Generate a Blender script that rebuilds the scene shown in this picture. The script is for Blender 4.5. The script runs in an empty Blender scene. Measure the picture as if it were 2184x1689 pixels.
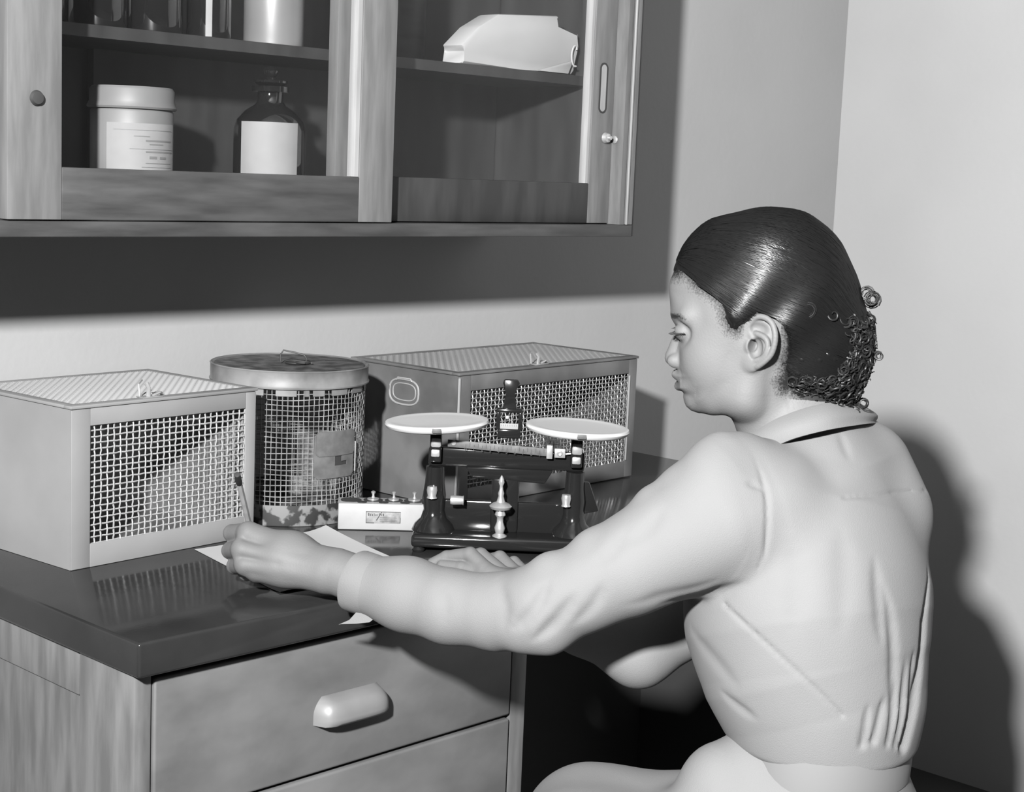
import bpy, bmesh, math, random
import numpy as np
from mathutils import Matrix, Vector
random.seed(4); rng = np.random.default_rng(4)
PI = math.pi
SC = bpy.context.scene
COL = SC.collection

# ------------------------------------------------------------------ camera
TOP = 0.76                                   # height of the bench top above the floor
FPX = 3459.17
CAM = np.array([0.0, 0.0, TOP + 0.52])
def _axes(yaw, tilt, roll):
    fw = np.array([math.sin(yaw)*math.cos(tilt), math.cos(yaw)*math.cos(tilt), -math.sin(tilt)])
    rt = np.array([math.cos(yaw), -math.sin(yaw), 0.0]); dn = np.cross(fw, rt)
    c, s = math.cos(roll), math.sin(roll)
    return np.array([c*rt + s*dn, -s*rt + c*dn, fw])
AX = _axes(math.radians(46.13), math.radians(7.916), math.radians(-2.37))
cd = bpy.data.cameras.new('camera'); cam = bpy.data.objects.new('camera', cd); COL.objects.link(cam)
cam.matrix_world = Matrix([[AX[0][i], -AX[1][i], -AX[2][i], CAM[i]] for i in range(3)] + [[0, 0, 0, 1]])
cd.sensor_fit = 'HORIZONTAL'; cd.sensor_width = 36; cd.lens = FPX/2184*36
cd.clip_start = 0.05; cd.clip_end = 50
SC.camera = cam

# ------------------------------------------------------------------ light and exposure
wd = bpy.data.worlds.new('world'); SC.world = wd; wd.use_nodes = True
wd.node_tree.nodes['Background'].inputs[0].default_value = (1, 1, 1, 1)
wd.node_tree.nodes['Background'].inputs[1].default_value = 0.03
kl = bpy.data.lights.new('flood_lamp', 'AREA'); kl.shape = 'DISK'; kl.size = 0.13; kl.energy = 515
ko = bpy.data.objects.new('flood_lamp', kl); COL.objects.link(ko)
KP = Vector((-0.62, 0.04, TOP + 1.16)); ko.location = KP
ko.rotation_euler = Vector((1.0, -0.15, -0.15)).to_track_quat('-Z', 'Y').to_euler()
SC.view_settings.view_transform = 'Standard'; SC.view_settings.look = 'None'
SC.view_settings.gamma = 1; SC.view_settings.use_curve_mapping = False
SC.view_settings.exposure = 0.0

# points of the room under a line of sight, on a plane of known height / depth
def ray(x, y): return AX.T @ np.array([(x-1092)/FPX, (y-844.5)/FPX, 1.0])
def onz(x, y, z): r = ray(x, y); return CAM + r*((TOP+z) - CAM[2])/r[2]
def ony(x, y, Y): r = ray(x, y); return CAM + r*(Y - CAM[1])/r[1]
def ond(x, y, d): return CAM + ray(x, y)*d

# ------------------------------------------------------------------ materials
def lin(v):
    v /= 255.0
    return v/12.92 if v <= 0.04045 else ((v+0.055)/1.055)**2.4
def mat(name, a, rough=0.6, b=None, scale=8.0, stretch=(1, 1, 1), detail=4, bump=0.0, bscale=60.0, metal=0.0,
        spec=0.5, coat=0.0, contrast=(0.35, 0.65), bstretch=(1, 1, 1), sheen=0.0):
    a *= ALB; b = b*ALB if b is not None else None
    m = bpy.data.materials.new(name); m.use_nodes = True
    nt = m.node_tree; bs = nt.nodes['Principled BSDF']
    bs.inputs['Base Color'].default_value = (a, a, a, 1); bs.inputs['Roughness'].default_value = rough
    bs.inputs['Metallic'].default_value = metal; bs.inputs['Specular IOR Level'].default_value = spec
    bs.inputs['Coat Weight'].default_value = coat; bs.inputs['Sheen Weight'].default_value = sheen
    tc = nt.nodes.new('ShaderNodeTexCoord')
    def coords(st):
        mp = nt.nodes.new('ShaderNodeMapping'); mp.inputs['Scale'].default_value = st
        nt.links.new(tc.outputs['Object'], mp.inputs['Vector']); return mp
    if b is not None:
        mp = coords(stretch); nz = nt.nodes.new('ShaderNodeTexNoise')
        nz.inputs['Scale'].default_value = scale; nz.inputs['Detail'].default_value = detail
        nt.links.new(mp.outputs[0], nz.inputs['Vector'])
        cr = nt.nodes.new('ShaderNodeValToRGB')
        cr.color_ramp.elements[0].position = contrast[0]; cr.color_ramp.elements[1].position = contrast[1]
        cr.color_ramp.elements[0].color = (a, a, a, 1); cr.color_ramp.elements[1].color = (b, b, b, 1)
        nt.links.new(nz.outputs[0], cr.inputs[0]); nt.links.new(cr.outputs[0], bs.inputs['Base Color'])
    if bump:
        mp = coords(bstretch); nz = nt.nodes.new('ShaderNodeTexNoise'); nz.inputs['Scale'].default_value = bscale
        nz.inputs['Detail'].default_value = 3; nt.links.new(mp.outputs[0], nz.inputs['Vector'])
        bp = nt.nodes.new('ShaderNodeBump'); bp.inputs['Strength'].default_value = bump; bp.inputs['Distance'].default_value = 0.002
        nt.links.new(nz.outputs[0], bp.inputs['Height']); nt.links.new(bp.outputs[0], bs.inputs['Normal'])
    return m
ALB = 0.62                                   # overall paint darkness against a strong lamp: little light bounces round the room
M = {}
M['wall'] = mat('wall_paint', 0.36, 0.7, 0.385, 3, bump=0.15, bscale=90)
M['floor'] = mat('floor_linoleum', 0.04, 0.5, 0.06, 5)
M['ceiling'] = mat('ceiling_paint', 0.3, 0.8)
M['wood_light'] = mat('wood_light_upright', 0.12, 0.45, 0.165, 14, (6, 6, 0.7), bump=0.1)
M['wood_rail'] = mat('wood_rail', 0.030, 0.5, 0.075, 9, (1.0, 4, 7), bump=0.1, contrast=(0.3, 0.75))
M['wood_edge'] = mat('wood_edge', 0.27, 0.45, 0.35, 12, (6, 6, 0.7))  # pale copy of the wood: lamplight on edges put into the colour
M['wood_dark'] = mat('wood_dark', 0.018, 0.5, 0.036, 8, (4, 4, 0.8))
M['wood_desk'] = mat('wood_desk', 0.08, 0.5, 0.17, 5, (1.2, 1.2, 2.2), detail=6, bump=0.1, contrast=(0.25, 0.7))
M['wood_side'] = mat('wood_side', 0.09, 0.5, 0.15, 10, (5, 5, 0.8), bump=0.1)
M['wood_pull'] = mat('wood_pull', 0.16, 0.45, 0.20, 12)
M['black_top'] = mat('black_bench_top', 0.018, 0.12, 0.025, 10, spec=0.25, bump=0.03, bscale=200)
M['cage_paint'] = mat('cage_white_paint', 0.22, 0.5, 0.26, 7, bump=0.05)
M['cage_wire'] = mat('cage_wire_light', 0.33, 0.4)
M['galv'] = mat('galvanised_sheet', 0.10, 0.42, 0.19, 9, bump=0.1, metal=0.25)
M['galv_light'] = mat('galvanised_bright', 0.36, 0.4, metal=0.2)
M['galv_wire'] = mat('galvanised_wire', 0.28, 0.35, metal=0.3)
M['galv_in'] = mat('galvanised_inner', 0.16, 0.5, 0.26, 9)
M['rust'] = mat('rusted_tin', 0.03, 0.6, 0.13, 45, bump=0.3, bscale=120, contrast=(0.4, 0.65))
M['tin_side'] = mat('tin_lid_rim', 0.09, 0.55, 0.21, 16, bump=0.2, contrast=(0.3, 0.6))
M['tin_wire'] = mat('tin_mesh_wire', 0.14, 0.4, 0.3, 40)
M['tin_plate'] = mat('tin_plate', 0.09, 0.5, 0.14, 60, bump=0.2)
M['tin_band'] = mat('tin_band_rusty', 0.014, 0.6, 0.17, 45, contrast=(0.45, 0.52))
M['enamel'] = mat('black_enamel', 0.012, 0.12, spec=0.35)
M['porcelain'] = mat('white_porcelain', 0.60, 0.3, coat=0.2)
M['nickel'] = mat('nickel', 0.55, 0.3, 0.7, 60, metal=0.7)
M['beam'] = mat('beam_scale_metal', 0.05, 0.6, 0.10, 90)
M['ink'] = mat('black_ink', 0.02, 0.6)
M['ink_soft'] = mat('faded_ink', 0.16, 0.6)
M['paper'] = mat('paper', 0.44, 0.8)
M['paper_bag'] = mat('paper_parcel', 0.44, 0.8, 0.49, 6)
M['block_paint'] = mat('block_white_paint', 0.28, 0.5, 0.33, 20, bump=0.1)
M['label_grey'] = mat('label_grey', 0.15, 0.6, 0.28, 120)
M['jar_glaze'] = mat('stoneware_jar', 0.17, 0.5, 0.23, 8)
M['label'] = mat('label_paper', 0.25, 0.7, 0.28, 30)
M['bottle'] = mat('dark_bottle_glass', 0.008, 0.05, spec=0.8, coat=0.5)
M['cork'] = mat('pale_stopper', 0.5, 0.4)
M['grey_tin'] = mat('grey_canister', 0.24, 0.35, 0.30, 6, metal=0.3)
M['dark_void'] = mat('dark_parts_and_shade', 0.025, 0.7)  # dark small parts; also stands in for shade in kneehole and plate holes
M['pencil'] = mat('pencil_paint', 0.34, 0.5, 0.42, 80)
M['rubber'] = mat('eraser_black', 0.02, 0.6)
M['stool'] = mat('stool_wood', 0.15, 0.5, 0.2, 9)
gm = bpy.data.materials.new('clear_pane'); gm.use_nodes = True
nt = gm.node_tree; nt.nodes.clear()
o_ = nt.nodes.new('ShaderNodeOutputMaterial'); mx = nt.nodes.new('ShaderNodeMixShader'); tr = nt.nodes.new('ShaderNodeBsdfTransparent')
gl = nt.nodes.new('ShaderNodeBsdfGlossy'); gl.inputs['Roughness'].default_value = 0.02
fr = nt.nodes.new('ShaderNodeLayerWeight'); fr.inputs[0].default_value = 0.12
tr.inputs[0].default_value = (0.96, 0.96, 0.96, 1)
mr = nt.nodes.new('ShaderNodeMath'); mr.operation = 'MULTIPLY'; mr.inputs[1].default_value = 0.35; nt.links.new(fr.outputs[1], mr.inputs[0]); nt.links.new(mr.outputs[0], mx.inputs[0]); nt.links.new(tr.outputs[0], mx.inputs[1]); nt.links.new(gl.outputs[0], mx.inputs[2]); nt.links.new(mx.outputs[0], o_.inputs[0])
M['glass'] = gm

# ------------------------------------------------------------------ building helpers
class MB:
    """collects shapes in world coordinates and links them as one mesh object"""
    def __init__(s): s.bm = bmesh.new()
    def box(s, lo, hi, bev=0.0, mtx=None, seg=2):
        lo = np.array(lo, float); hi = np.array(hi, float)
        t = bmesh.new(); bmesh.ops.create_cube(t, size=1)
        bmesh.ops.scale(t, vec=Vector(hi-lo), verts=t.verts)
        bmesh.ops.translate(t, vec=Vector((lo+hi)/2), verts=t.verts)
        if bev: bmesh.ops.bevel(t, geom=t.edges[:], offset=bev, segments=seg, profile=0.5, affect='EDGES')
        s.add(t, mtx); return s
    def add(s, t, mtx=None):
        if mtx is not None: bmesh.ops.transform(t, matrix=mtx, verts=t.verts)
        me = bpy.data.meshes.new('t'); t.to_mesh(me); t.free(); s.bm.from_mesh(me); bpy.data.meshes.remove(me)
    def raw(s, vs, fs, mtx=None):
        vv = [s.bm.verts.new(Vector(v) if mtx is None else mtx @ Vector(v)) for v in vs]
        for f in fs:
            try: s.bm.faces.new([vv[i] for i in f])
            except ValueError: pass
        return s
    def lathe(s, prof, c=(0, 0, 0), n=40, mtx=None, axis=None):
        """prof: (radius, height) pairs, closed on the axis when radius is 0"""
        vs = []; fs = []; rings = []
        for r, z in prof:
            if r < 1e-6: rings.append([len(vs)]); vs.append((0, 0, z))
            else:
                rings.append(list(range(len(vs), len(vs)+n)))
                vs += [(r*math.cos(2*PI*k/n), r*math.sin(2*PI*k/n), z) for k in range(n)]
        for a, b in zip(rings[:-1], rings[1:]):
            for k in range(n):
                k2 = (k+1) % n
                if len(a) == 1 and len(b) == 1: continue
                if len(a) == 1: fs.append((a[0], b[k2], b[k]))
                elif len(b) == 1: fs.append((a[k], a[k2], b[0]))
                else: fs.append((a[k], a[k2], b[k2], b[k]))
        m = Matrix.Translation(Vector(c))
        if axis is not None: m = m @ Vector((0, 0, 1)).rotation_difference(Vector(axis)).to_matrix().to_4x4()
        if mtx is not None: m = mtx @ m
        s.raw([m @ Vector(v) for v in vs], fs); return s
    def tube(s, pts, r, n=6, mtx=None, caps=True):
        P = [np.array(p, float) for p in pts]; R = r if hasattr(r, '__len__') else [r]*len(P)
        T = [P[min(i+1, len(P)-1)] - P[max(i-1, 0)] for i in range(len(P))]
        T = [t/(np.linalg.norm(t)+1e-12) for t in T]
        a = np.cross(T[0], [0, 0, 1.0]);
        if np.linalg.norm(a) < 0.1: a = np.cross(T[0], [1.0, 0, 0])
        vs = []; fs = []
        for i, (p, t) in enumerate(zip(P, T)):
            a = a - t*np.dot(a, t); a /= np.linalg.norm(a)+1e-12; b = np.cross(t, a)
            for k in range(n):
                w = 2*PI*k/n; vs.append(p + R[i]*(a*math.cos(w) + b*math.sin(w)))
        for i in range(len(P)-1):
            for k in range(n): fs.append((i*n+k, i*n+(k+1) % n, (i+1)*n+(k+1) % n, (i+1)*n+k))
        if caps: fs.append(tuple(range(n))[::-1]); fs.append(tuple((len(P)-1)*n+k for k in range(n)))
        s.raw(vs, fs, mtx); return s
    def prism(s, poly, t, mtx=None, bev=0.0):
        """poly in local XZ, thickness t along +Y"""
        n = len(poly); tb = bmesh.new()
        a = [tb.verts.new((x, 0, z)) for x, z in poly]; b = [tb.verts.new((x, t, z)) for x, z in poly]
        tb.faces.new(a); tb.faces.new(b[::-1])
        for i in range(n): tb.faces.new((a[(i+1) % n], a[i], b[i], b[(i+1) % n]))
        if bev: bmesh.ops.bevel(tb, geom=[e for e in tb.edges], offset=bev, segments=2, profile=0.5, affect='EDGES')
        s.add(tb, mtx); return s
    def build(s, name, m, parent=None, smooth=True, kind=None, label=None, angle=40):
        bmesh.ops.recalc_face_normals(s.bm, faces=s.bm.faces)
        me = bpy.data.meshes.new(name)
        if parent is not None: bmesh.ops.translate(s.bm, vec=-wloc(parent), verts=s.bm.verts)
        for f in s.bm.faces: f.smooth = smooth
        if smooth:
            for e in s.bm.edges:
                if len(e.link_faces) == 2 and e.calc_face_angle(0) > math.radians(angle): e.smooth = False
        s.bm.to_mesh(me); s.bm.free()
        return link(name, me, m, parent, kind, label)
def wloc(o):
    v = Vector((0, 0, 0))
    while o is not None: v = v + o.location; o = o.parent
    return v
def link(name, me, m, parent=None, kind=None, label=None):
    o = bpy.data.objects.new(name, me); COL.objects.link(o)
    if m is not None: me.materials.append(m)
    if parent is not None: o.parent = parent
    if kind: o['kind'] = kind
    if label: o['label'] = label
    return o
def thing(name, label, cat, loc, group=None):
    o = bpy.data.objects.new(name, None); COL.objects.link(o); o.location = Vector(loc); o.empty_display_size = 0.05
    o['label'] = label; o['category'] = cat
    if group: o['group'] = group
    return o
def tag(o, label, cat, group=None):
    o['label'] = label; o['category'] = cat
    if group: o['group'] = group
    return o
def frame(o, ang):      # local frame standing at o, turned by ang about Z
    return Matrix.Translation(Vector(o)) @ Matrix.Rotation(ang, 4, 'Z')

# ------------------------------------------------------------------ the room
WY, WX = 2.04, 3.145
def struct(name, mb, m): return mb.build(name, M[m], kind='structure', smooth=False)
struct('floor', MB().box((-2.6, -2.6, -0.1), (WX+0.1, WY+0.1, 0)), 'floor')
struct('wall_back', MB().box((-2.6, WY, 0), (WX+0.1, WY+0.1, 2.8)), 'wall')
struct('wall_right', MB().box((WX, -2.6, 0), (WX+0.1, WY, 2.8)), 'wall')
struct('ceiling', MB().box((-2.6, -2.6, 2.8), (WX+0.1, WY+0.1, 2.9)), 'ceiling')
struct('baseboard_back', MB().box((-2.6, WY-0.015, 0), (WX, WY, 0.1)), 'wood_dark')

# ------------------------------------------------------------------ laboratory bench: top, drawer unit
CX0, CY0 = 0.946, 1.45                     # near left corner of the top
tp = MB().box((CX0, CY0, TOP-0.040), (2.36, WY-0.001, TOP), 0.004, seg=3)
tag(tp.build('bench_top', M['black_top']), 'polished black bench top under the cages and the balance', 'countertop')
DX0, DX1, DY = CX0+0.014, 1.585, CY0+0.022
du = thing('drawer_unit', 'wooden drawer unit with rounded pulls under the left end of the black bench top', 'drawer unit', (DX0, DY, 0))
Zt = TOP-0.040
b = MB().box((DX0+0.001, DY+0.115, 0.0), (DX0+0.02, WY-0.03, Zt-0.055)); b.build('side_panel', M['wood_side'], du)
MB().box((DX0-0.004, DY+0.115, Zt-0.055), (DX0+0.02, WY-0.03, Zt), 0.0015).build('side_rail', M['wood_side'], du)
MB().box((DX0-0.005, DY+0.0, 0.0), (DX0+0.018, DY+0.113, Zt), 0.003).build('corner_post', M['wood_side'], du)
MB().box((DX1-0.03, DY+0.002, 0.0), (DX1, WY-0.03, Zt), 0.002).build('side_panel', M['wood_side'], du)
MB().box((DX0+0.019, DY+0.014, 0.08), (DX1-0.031, WY-0.05, Zt-0.001)).build('carcass', M['wood_dark'], du)
MB().box((DX0+0.02, DY+0.05, 0.0), (DX1-0.031, WY-0.1, 0.079)).build('plinth', M['wood_dark'], du)
def pull(c, w, h, dp, parent):            # half-round grip: flat bottom, rounded ends and front
    n, k = 18, 8; vs = []; fs = []
    for j in range(k+1):
        v = j/k; zz = -h/2 + h*v; f = math.sqrt(max(0.0, 1-(max(0, v-0.25)/0.75)**2.6))*0.9+0.1
        if v < 0.12: f *= 0.86 + v
        for i in range(n+1):
            u = -1+2*i/n; e = (1-abs(u)**5)**(1/2.2)
            hw = w/2 - (h*0.35)*(max(0, v-0.35)/0.65)**2
            vs.append((c[0]+u*hw, c[1]-dp*e*f, c[2]+zz))
        for i in range(n+1):
            u = -1+2*i/n; hw = w/2 - (h*0.35)*(max(0, v-0.35)/0.65)**2
            vs.append((c[0]+u*hw, c[1]+0.0005, c[2]+zz))
    W = 2*(n+1)
    for j in range(k):
        for i in range(n):
            a = j*W+i; fs.append((a, a+1, a+W+1, a+W)); a += n+1; fs.append((a+1, a, a+W, a+W+1))
        for i in (0, n): a = j*W+i; bb = a+n+1; fs.append((a, bb, bb+W, a+W))
    for i in range(n): fs.append((i+1, i, i+n+1, i+n+2)); a = k*W+i; fs.append((a, a+1, a+n+2, a+n+1))
    m = MB().raw(vs, fs); bmesh.ops.remove_doubles(m.bm, verts=m.bm.verts, dist=1e-5)
    return m.build('pull', M['wood_pull'], parent, angle=50)
zz = Zt - 0.010
for i, hh in enumerate((0.167, 0.235, 0.235)):
    z1 = zz; z0 = z1-hh; zz = z0-0.005
    x0, x1 = DX0+0.020, DX1-0.034
    d = MB()
    # front with a bevelled lip along its lower edge
    d.box((x0, DY-0.002, z0), (x1, DY+0.013, z1), 0.0035, seg=3)
    fr_ = d.build('drawer', M['wood_desk'], du)
    pull((1.262, DY-0.002, z1-0.088), 0.112, 0.034, 0.026, fr_)

kp = tag(MB().box((DX1+0.001, 1.86, 0.0), (2.319, 1.88, Zt-0.001)).box((2.32, CY0+0.03, 0.0), (2.342, WY-0.03, Zt-0.001)).build('kneehole_shade_sheet', M['dark_void']), 'added dark sheet for the shade in the kneehole under the black bench top', 'panel')  # added dark sheet: stands for the shade in the kneehole

# ------------------------------------------------------------------ wall cabinet
K0, K1, KF = 0.36, 2.058, 1.722           # left end, right end, face
KB, KT = TOP+0.420, TOP+1.25
wc = thing('wall_cabinet', 'wooden wall cabinet with two sliding glazed doors hung above the bench', 'cabinet', (K0, KF, KB))
MB().box((K0+0.02, WY-0.014, KB+0.02), (K1-0.02, WY-0.002, KT-0.02)).build('back_panel', M['wood_dark'], wc)
MB().box((K0, KF+0.018, KB), (K0+0.018, WY-0.002, KT)).build('side_panel', M['wood_dark'], wc)
MB().box((K1-0.018, KF+0.018, KB), (K1, WY-0.002, KT)).build('side_panel', M['wood_dark'], wc)
MB().box((K0+0.0181, KF+0.062, KB+0.006), (K1-0.0181, WY-0.015, KB+0.024)).build('bottom_panel', M['wood_rail'], wc)
MB().box((K0, KF+0.018, KT-0.02), (K1, WY-0.002, KT)).build('top_panel', M['wood_dark'], wc)
MB().box((K0+0.0181, 1.815, TOP+0.6625), (K1-0.0181, WY-0.015, TOP+0.678)).build('shelf', M['wood_dark'], wc)
MB().box((1.23, WY-0.03, KB+0.0245), (1.27, WY-0.0145, KT-0.02)).build('centre_batten', M['wood_dark'], wc)
# face frame
MB().box((K0-0.004, KF-0.0, KB), (K1+0.001, KF+0.061, KB+0.019), 0.0015).build('bottom_rail', M['wood_rail'], wc)
MB().box((K0-0.004, KF-0.0, KT-0.03), (K1+0.001, KF+0.0175, KT), 0.0015).build('top_rail', M['wood_rail'], wc)
MB().box((K0-0.004, KF-0.0, KB+0.0195), (K0+0.03, KF+0.0175, KT-0.0305), 0.0015).build('frame_stile', M['wood_light'], wc)
jl = MB().box((K1-0.016, KF-0.0, KB+0.0195), (K1+0.001, KF+0.0175, KT-0.0305), 0.0015).build('frame_stile', M['wood_light'], wc)
MB().box((K1-0.0295, KF+0.002, KB+0.0195), (K1-0.0182, KF+0.058, KT-0.0305)).build('jamb_lining', M['wood_side'], wc)
MB().box((K1-0.0176, KF-0.003, KB+0.0195), (K1-0.0140, KF-0.0002, KT-0.0305), 0.0008).build('lit_edge_bead', M['wood_edge'], wc)  # added bright bead: lamplight on the frame's edge put into its colour
MB().box((K1+0.001, KF+0.004, KB), (K1+0.010, KF+0.03, KT), 0.002).build('scribe_moulding', M['wood_dark'], wc)
def slider(x0, x1, y, wl, wr, railh, m_rail, m_l, m_r, name='sliding_door'):
    t = 0.020; z0, z1 = KB+0.0205, KT-0.031
    d = MB().box((x0+wl, y, z0), (x1-wr, y+t, z0+railh), 0.001).build(name, M[m_rail], wc)      # the door's own bottom rail carries the rest
    MB().box((x0, y, z0), (x0+wl-0.0002, y+t, z1), 0.001).build('stile', M[m_l], d)
    MB().box((x1-wr+0.0002, y, z0), (x1, y+t, z1), 0.001).build('stile', M[m_r], d)
    MB().box((x0+wl, y, z1-0.05), (x1-wr, y+t, z1), 0.001).build('top_rail', M[m_rail], d)
    MB().box((x0+wl-0.004, y+t*0.5, z0+railh-0.004), (x1-wr+0.004, y+t*0.5+0.003, z1-0.046)).build('glass_pane', M['glass'], d)
    return d
dl = slider(0.940, 1.5285, KF-0.004, 0.070, 0.0615, 0.0615, 'wood_rail', 'wood_light', 'wood_light')
d3 = slider(0.392, 0.962, KF+0.026, 0.057, 0.052, 0.0635, 'wood_dark', 'wood_light', 'wood_light')
dr = slider(1.448, 2.028, KF+0.026, 0.052, 0.052, 0.0635, 'wood_dark', 'wood_light', 'wood_light')  # back doors' rails darker: shade behind the front door in the colour
# pale strips added inside the door openings: lamplight on stile edges in colour
MB().box((1.5285-0.0615-0.0075, KF-0.002, KB+0.0825), (1.5285-0.0615-0.0005, KF+0.014, KT-0.085)).build('lit_edge_strip', M['wood_edge'], dl)
MB().box((2.028-0.052-0.0065, KF+0.028, KB+0.0845), (2.028-0.052-0.0005, KF+0.042, KT-0.085)).build('lit_edge_strip', M['wood_edge'], dr)
def recess(c, w, h, parent, y):            # routed finger grip: dark rim, pale back
    def ov(w, h, n=20):
        r = w/2; p = []
        for i in range(n+1): a = PI*i/n; p.append((c[0]+r*math.cos(a), c[1]+h/2-r+r*math.sin(a)))
        for i in range(n+1): a = PI+PI*i/n; p.append((c[0]+r*math.cos(a), c[1]-h/2+r+r*math.sin(a)))
        return p
    o = ov(w, h); i_ = ov(w*0.72, h-w*0.28); n = len(o)
    vs = [(x, y-0.0012, z) for x, z in o] + [(x, y-0.0012, z) for x, z in i_] + [(x, y-0.0003, z) for x, z in i_] + [(x, y+0.0, z) for x, z in o]
    fs = []
    for k in range(n):
        k2 = (k+1) % n
        fs += [(k, k2, n+k2, n+k), (n+k, n+k2, 2*n+k2, 2*n+k), (3*n+k, 3*n+k2, k2, k)]
    g = MB().raw(vs, fs).build('finger_grip', M['dark_void'], parent)
    MB().raw([(x, y-0.0005, z) for x, z in i_], [tuple(range(n))]).build('grip_back', M['wood_edge'], parent)
recess((2.000, TOP+0.657), 0.019, 0.080, dr, KF+0.026)
lk = MB().lathe([(0, 0), (0.008, 0), (0.009, 0.002), (0.007, 0.008), (0.0035, 0.009), (0.003, 0.014), (0, 0.0145)], (2.010, KF+0.0262, TOP+0.578), 20, axis=(0, -1, 0))
lk.build('lock', M['nickel'], dr)
MB().lathe([(0, 0), (0.006, 0), (0.0065, 0.0015), (0.004, 0.003), (0, 0.003)], (K1-0.0296, KF+0.020, TOP+0.576), 20, axis=(-1, 0, 0)).build('strike_plate', M['nickel'], wc)
MB().lathe([(0, 0), (0.008, 0), (0.009, 0.002), (0.007, 0.006), (0, 0.007)], (0.976, KF-0.004, TOP+0.580), 20, axis=(0, -1, 0)).build('finger_knob', M['dark_void'], dl)

# contents of the cabinet
FL = KB+0.0242
def curved_label(cx, cy, r, a0, a1, z0, z1, name, m, parent, n=16):
    vs = []; fs = []
    for i in range(n+1):
        a = a0+(a1-a0)*i/n
        for rr in (r, r+0.0006):
            vs += [(cx+rr*math.cos(a), cy+rr*math.sin(a), z0), (cx+rr*math.cos(a), cy+rr*math.sin(a), z1)]
    for i in range(n):
        k = 4*i; fs += [(k+2, k+3, k+7, k+6), (k, k+4, k+5, k+1), (k+1, k+5, k+7, k+3), (k, k+2, k+6, k+4)]
    fs += [(0, 1, 3, 2), (4*n, 4*n+2, 4*n+3, 4*n+1)]
    return MB().raw(vs, fs).build(name, m, parent)
jx, jy, jr = 1.197, 1.862, 0.0535
jar = thing('storage_jar', 'wide pale jar with printed paper label in the left half of the cabinet', 'jar', (jx, jy, FL))
jh = 0.163
MB().lathe([(0, 0), (jr-0.004, 0), (jr, 0.005), (jr, jh-0.032), (jr-0.002, jh-0.029), (0, jh-0.029)], (jx, jy, FL), 56).build('jar_body', M['jar_glaze'], jar)
MB().lathe([(0, jh-0.0285), (jr+0.003, jh-0.0285), (jr+0.0045, jh-0.026), (jr+0.0015, jh-0.019), (jr+0.001, jh-0.004), (jr-0.002, jh), (0, jh)], (jx, jy, FL), 56).build('lid', M['jar_glaze'], jar)
va = math.atan2(-jy, -jx)                  # towards the viewer
la0, la1 = va-0.62, va+1.28
lb = curved_label(jx, jy, jr+0.0003, la0, la1, FL+0.048, FL+0.116, 'paper_label', M['label'], jar)
for k, (f0, f1, zf, hh) in enumerate([(0.10, 0.93, 0.107, 0.0007), (0.35, 0.55, 0.099, 0.0012), (0.5, 0.9, 0.093, 0.0022), (0.55, 0.75, 0.089, 0.0012), (0.3, 0.95, 0.083, 0.0007), (0.5, 0.93, 0.079, 0.0019), (0.55, 0.65, 0.071, 0.0035), (0.7, 0.8, 0.071, 0.0030), (0.5, 0.9, 0.065, 0.0008), (0.45, 0.92, 0.060, 0.0006), (0.10, 0.93, 0.055, 0.0006)]):
    curved_label(jx, jy, jr+0.0008, la0+(la1-la0)*f0, la0+(la1-la0)*f1, FL+zf, FL+zf+hh, 'printed_line', M['ink_soft'], lb, 8)
bx, by, br = 1.419, 1.858, 0.0505
bt = thing('reagent_bottle', 'dark glass reagent bottle with a big blank square label beside the pale jar', 'bottle', (bx, by, FL))
MB().lathe([(0, 0), (br-0.004, 0), (br, 0.006), (br, 0.118), (br-0.004, 0.131), (br-0.016, 0.144), (0.022, 0.152), (0.018, 0.158), (0.018, 0.170), (0.026, 0.1705), (0.026, 0.178), (0.015, 0.178), (0, 0.178)], (bx, by, FL), 56).build('bottle_body', M['bottle'], bt)
MB().lathe([(0, 0.1785), (0.016, 0.1785), (0.024, 0.183), (0.024, 0.186), (0.007, 0.188), (0.006, 0.191), (0.010, 0.195), (0.011, 0.200), (0.007, 0.205), (0, 0.206)], (bx, by, FL), 40).build('stopper', M['bottle'], bt)
va = math.atan2(-by, -bx)
lb = curved_label(bx, by, br+0.0003, va-0.86, va+0.84, FL+0.036, FL+0.128, 'paper_label', M['label'], bt)
for k in range(9):
    a = va-0.78+k*0.175
    curved_label(bx, by, br+0.0008, a, a+0.10+0.05*(k % 3 == 0), FL+0.039, FL+0.0425+0.001*(k % 2), 'printed_mark', M['ink'], lb, 3)
SZ = TOP+0.6785
def small_bottle(x, y, r, h, m, label, group='bottles on the upper shelf', body='bottle_body', lab=None):
    t = thing('bottle', label, 'bottle', (x, y, SZ), group)
    MB().lathe([(0, 0), (r-0.002, 0), (r, 0.003), (r, h*0.68), (r*0.8, h*0.76), (r*0.42, h*0.80), (r*0.4, h*0.90), (r*0.5, h*0.905), (r*0.5, h*0.93), (0, h*0.93)], (x, y, SZ), 32).build(body, M[m], t)
    MB().lathe([(0, h*0.931), (r*0.4, h*0.931), (r*0.42, h*0.95), (r*0.3, h), (0, h)], (x, y, SZ), 20).build('stopper', M['bottle'], t)
    if lab:
        a = math.atan2(-y, -x); curved_label(x, y, r+0.0003, a-lab, a+lab, SZ+0.002, SZ+h*0.55, 'paper_label', M['label'], t, 8)
for x, l in ((1.065, 'leftmost dark bottle on the upper shelf of the left cabinet half'), (1.150, 'second dark bottle from the left on the upper shelf'), (1.235, 'third dark bottle from the left on the upper shelf, just left of the pale strip')):
    small_bottle(x, 1.87, 0.037, 0.15, 'bottle', l)
small_bottle(1.318, 1.865, 0.030, 0.14, 'bottle', 'dark bottle with a narrow white label left of the white canister', lab=0.14)
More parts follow.
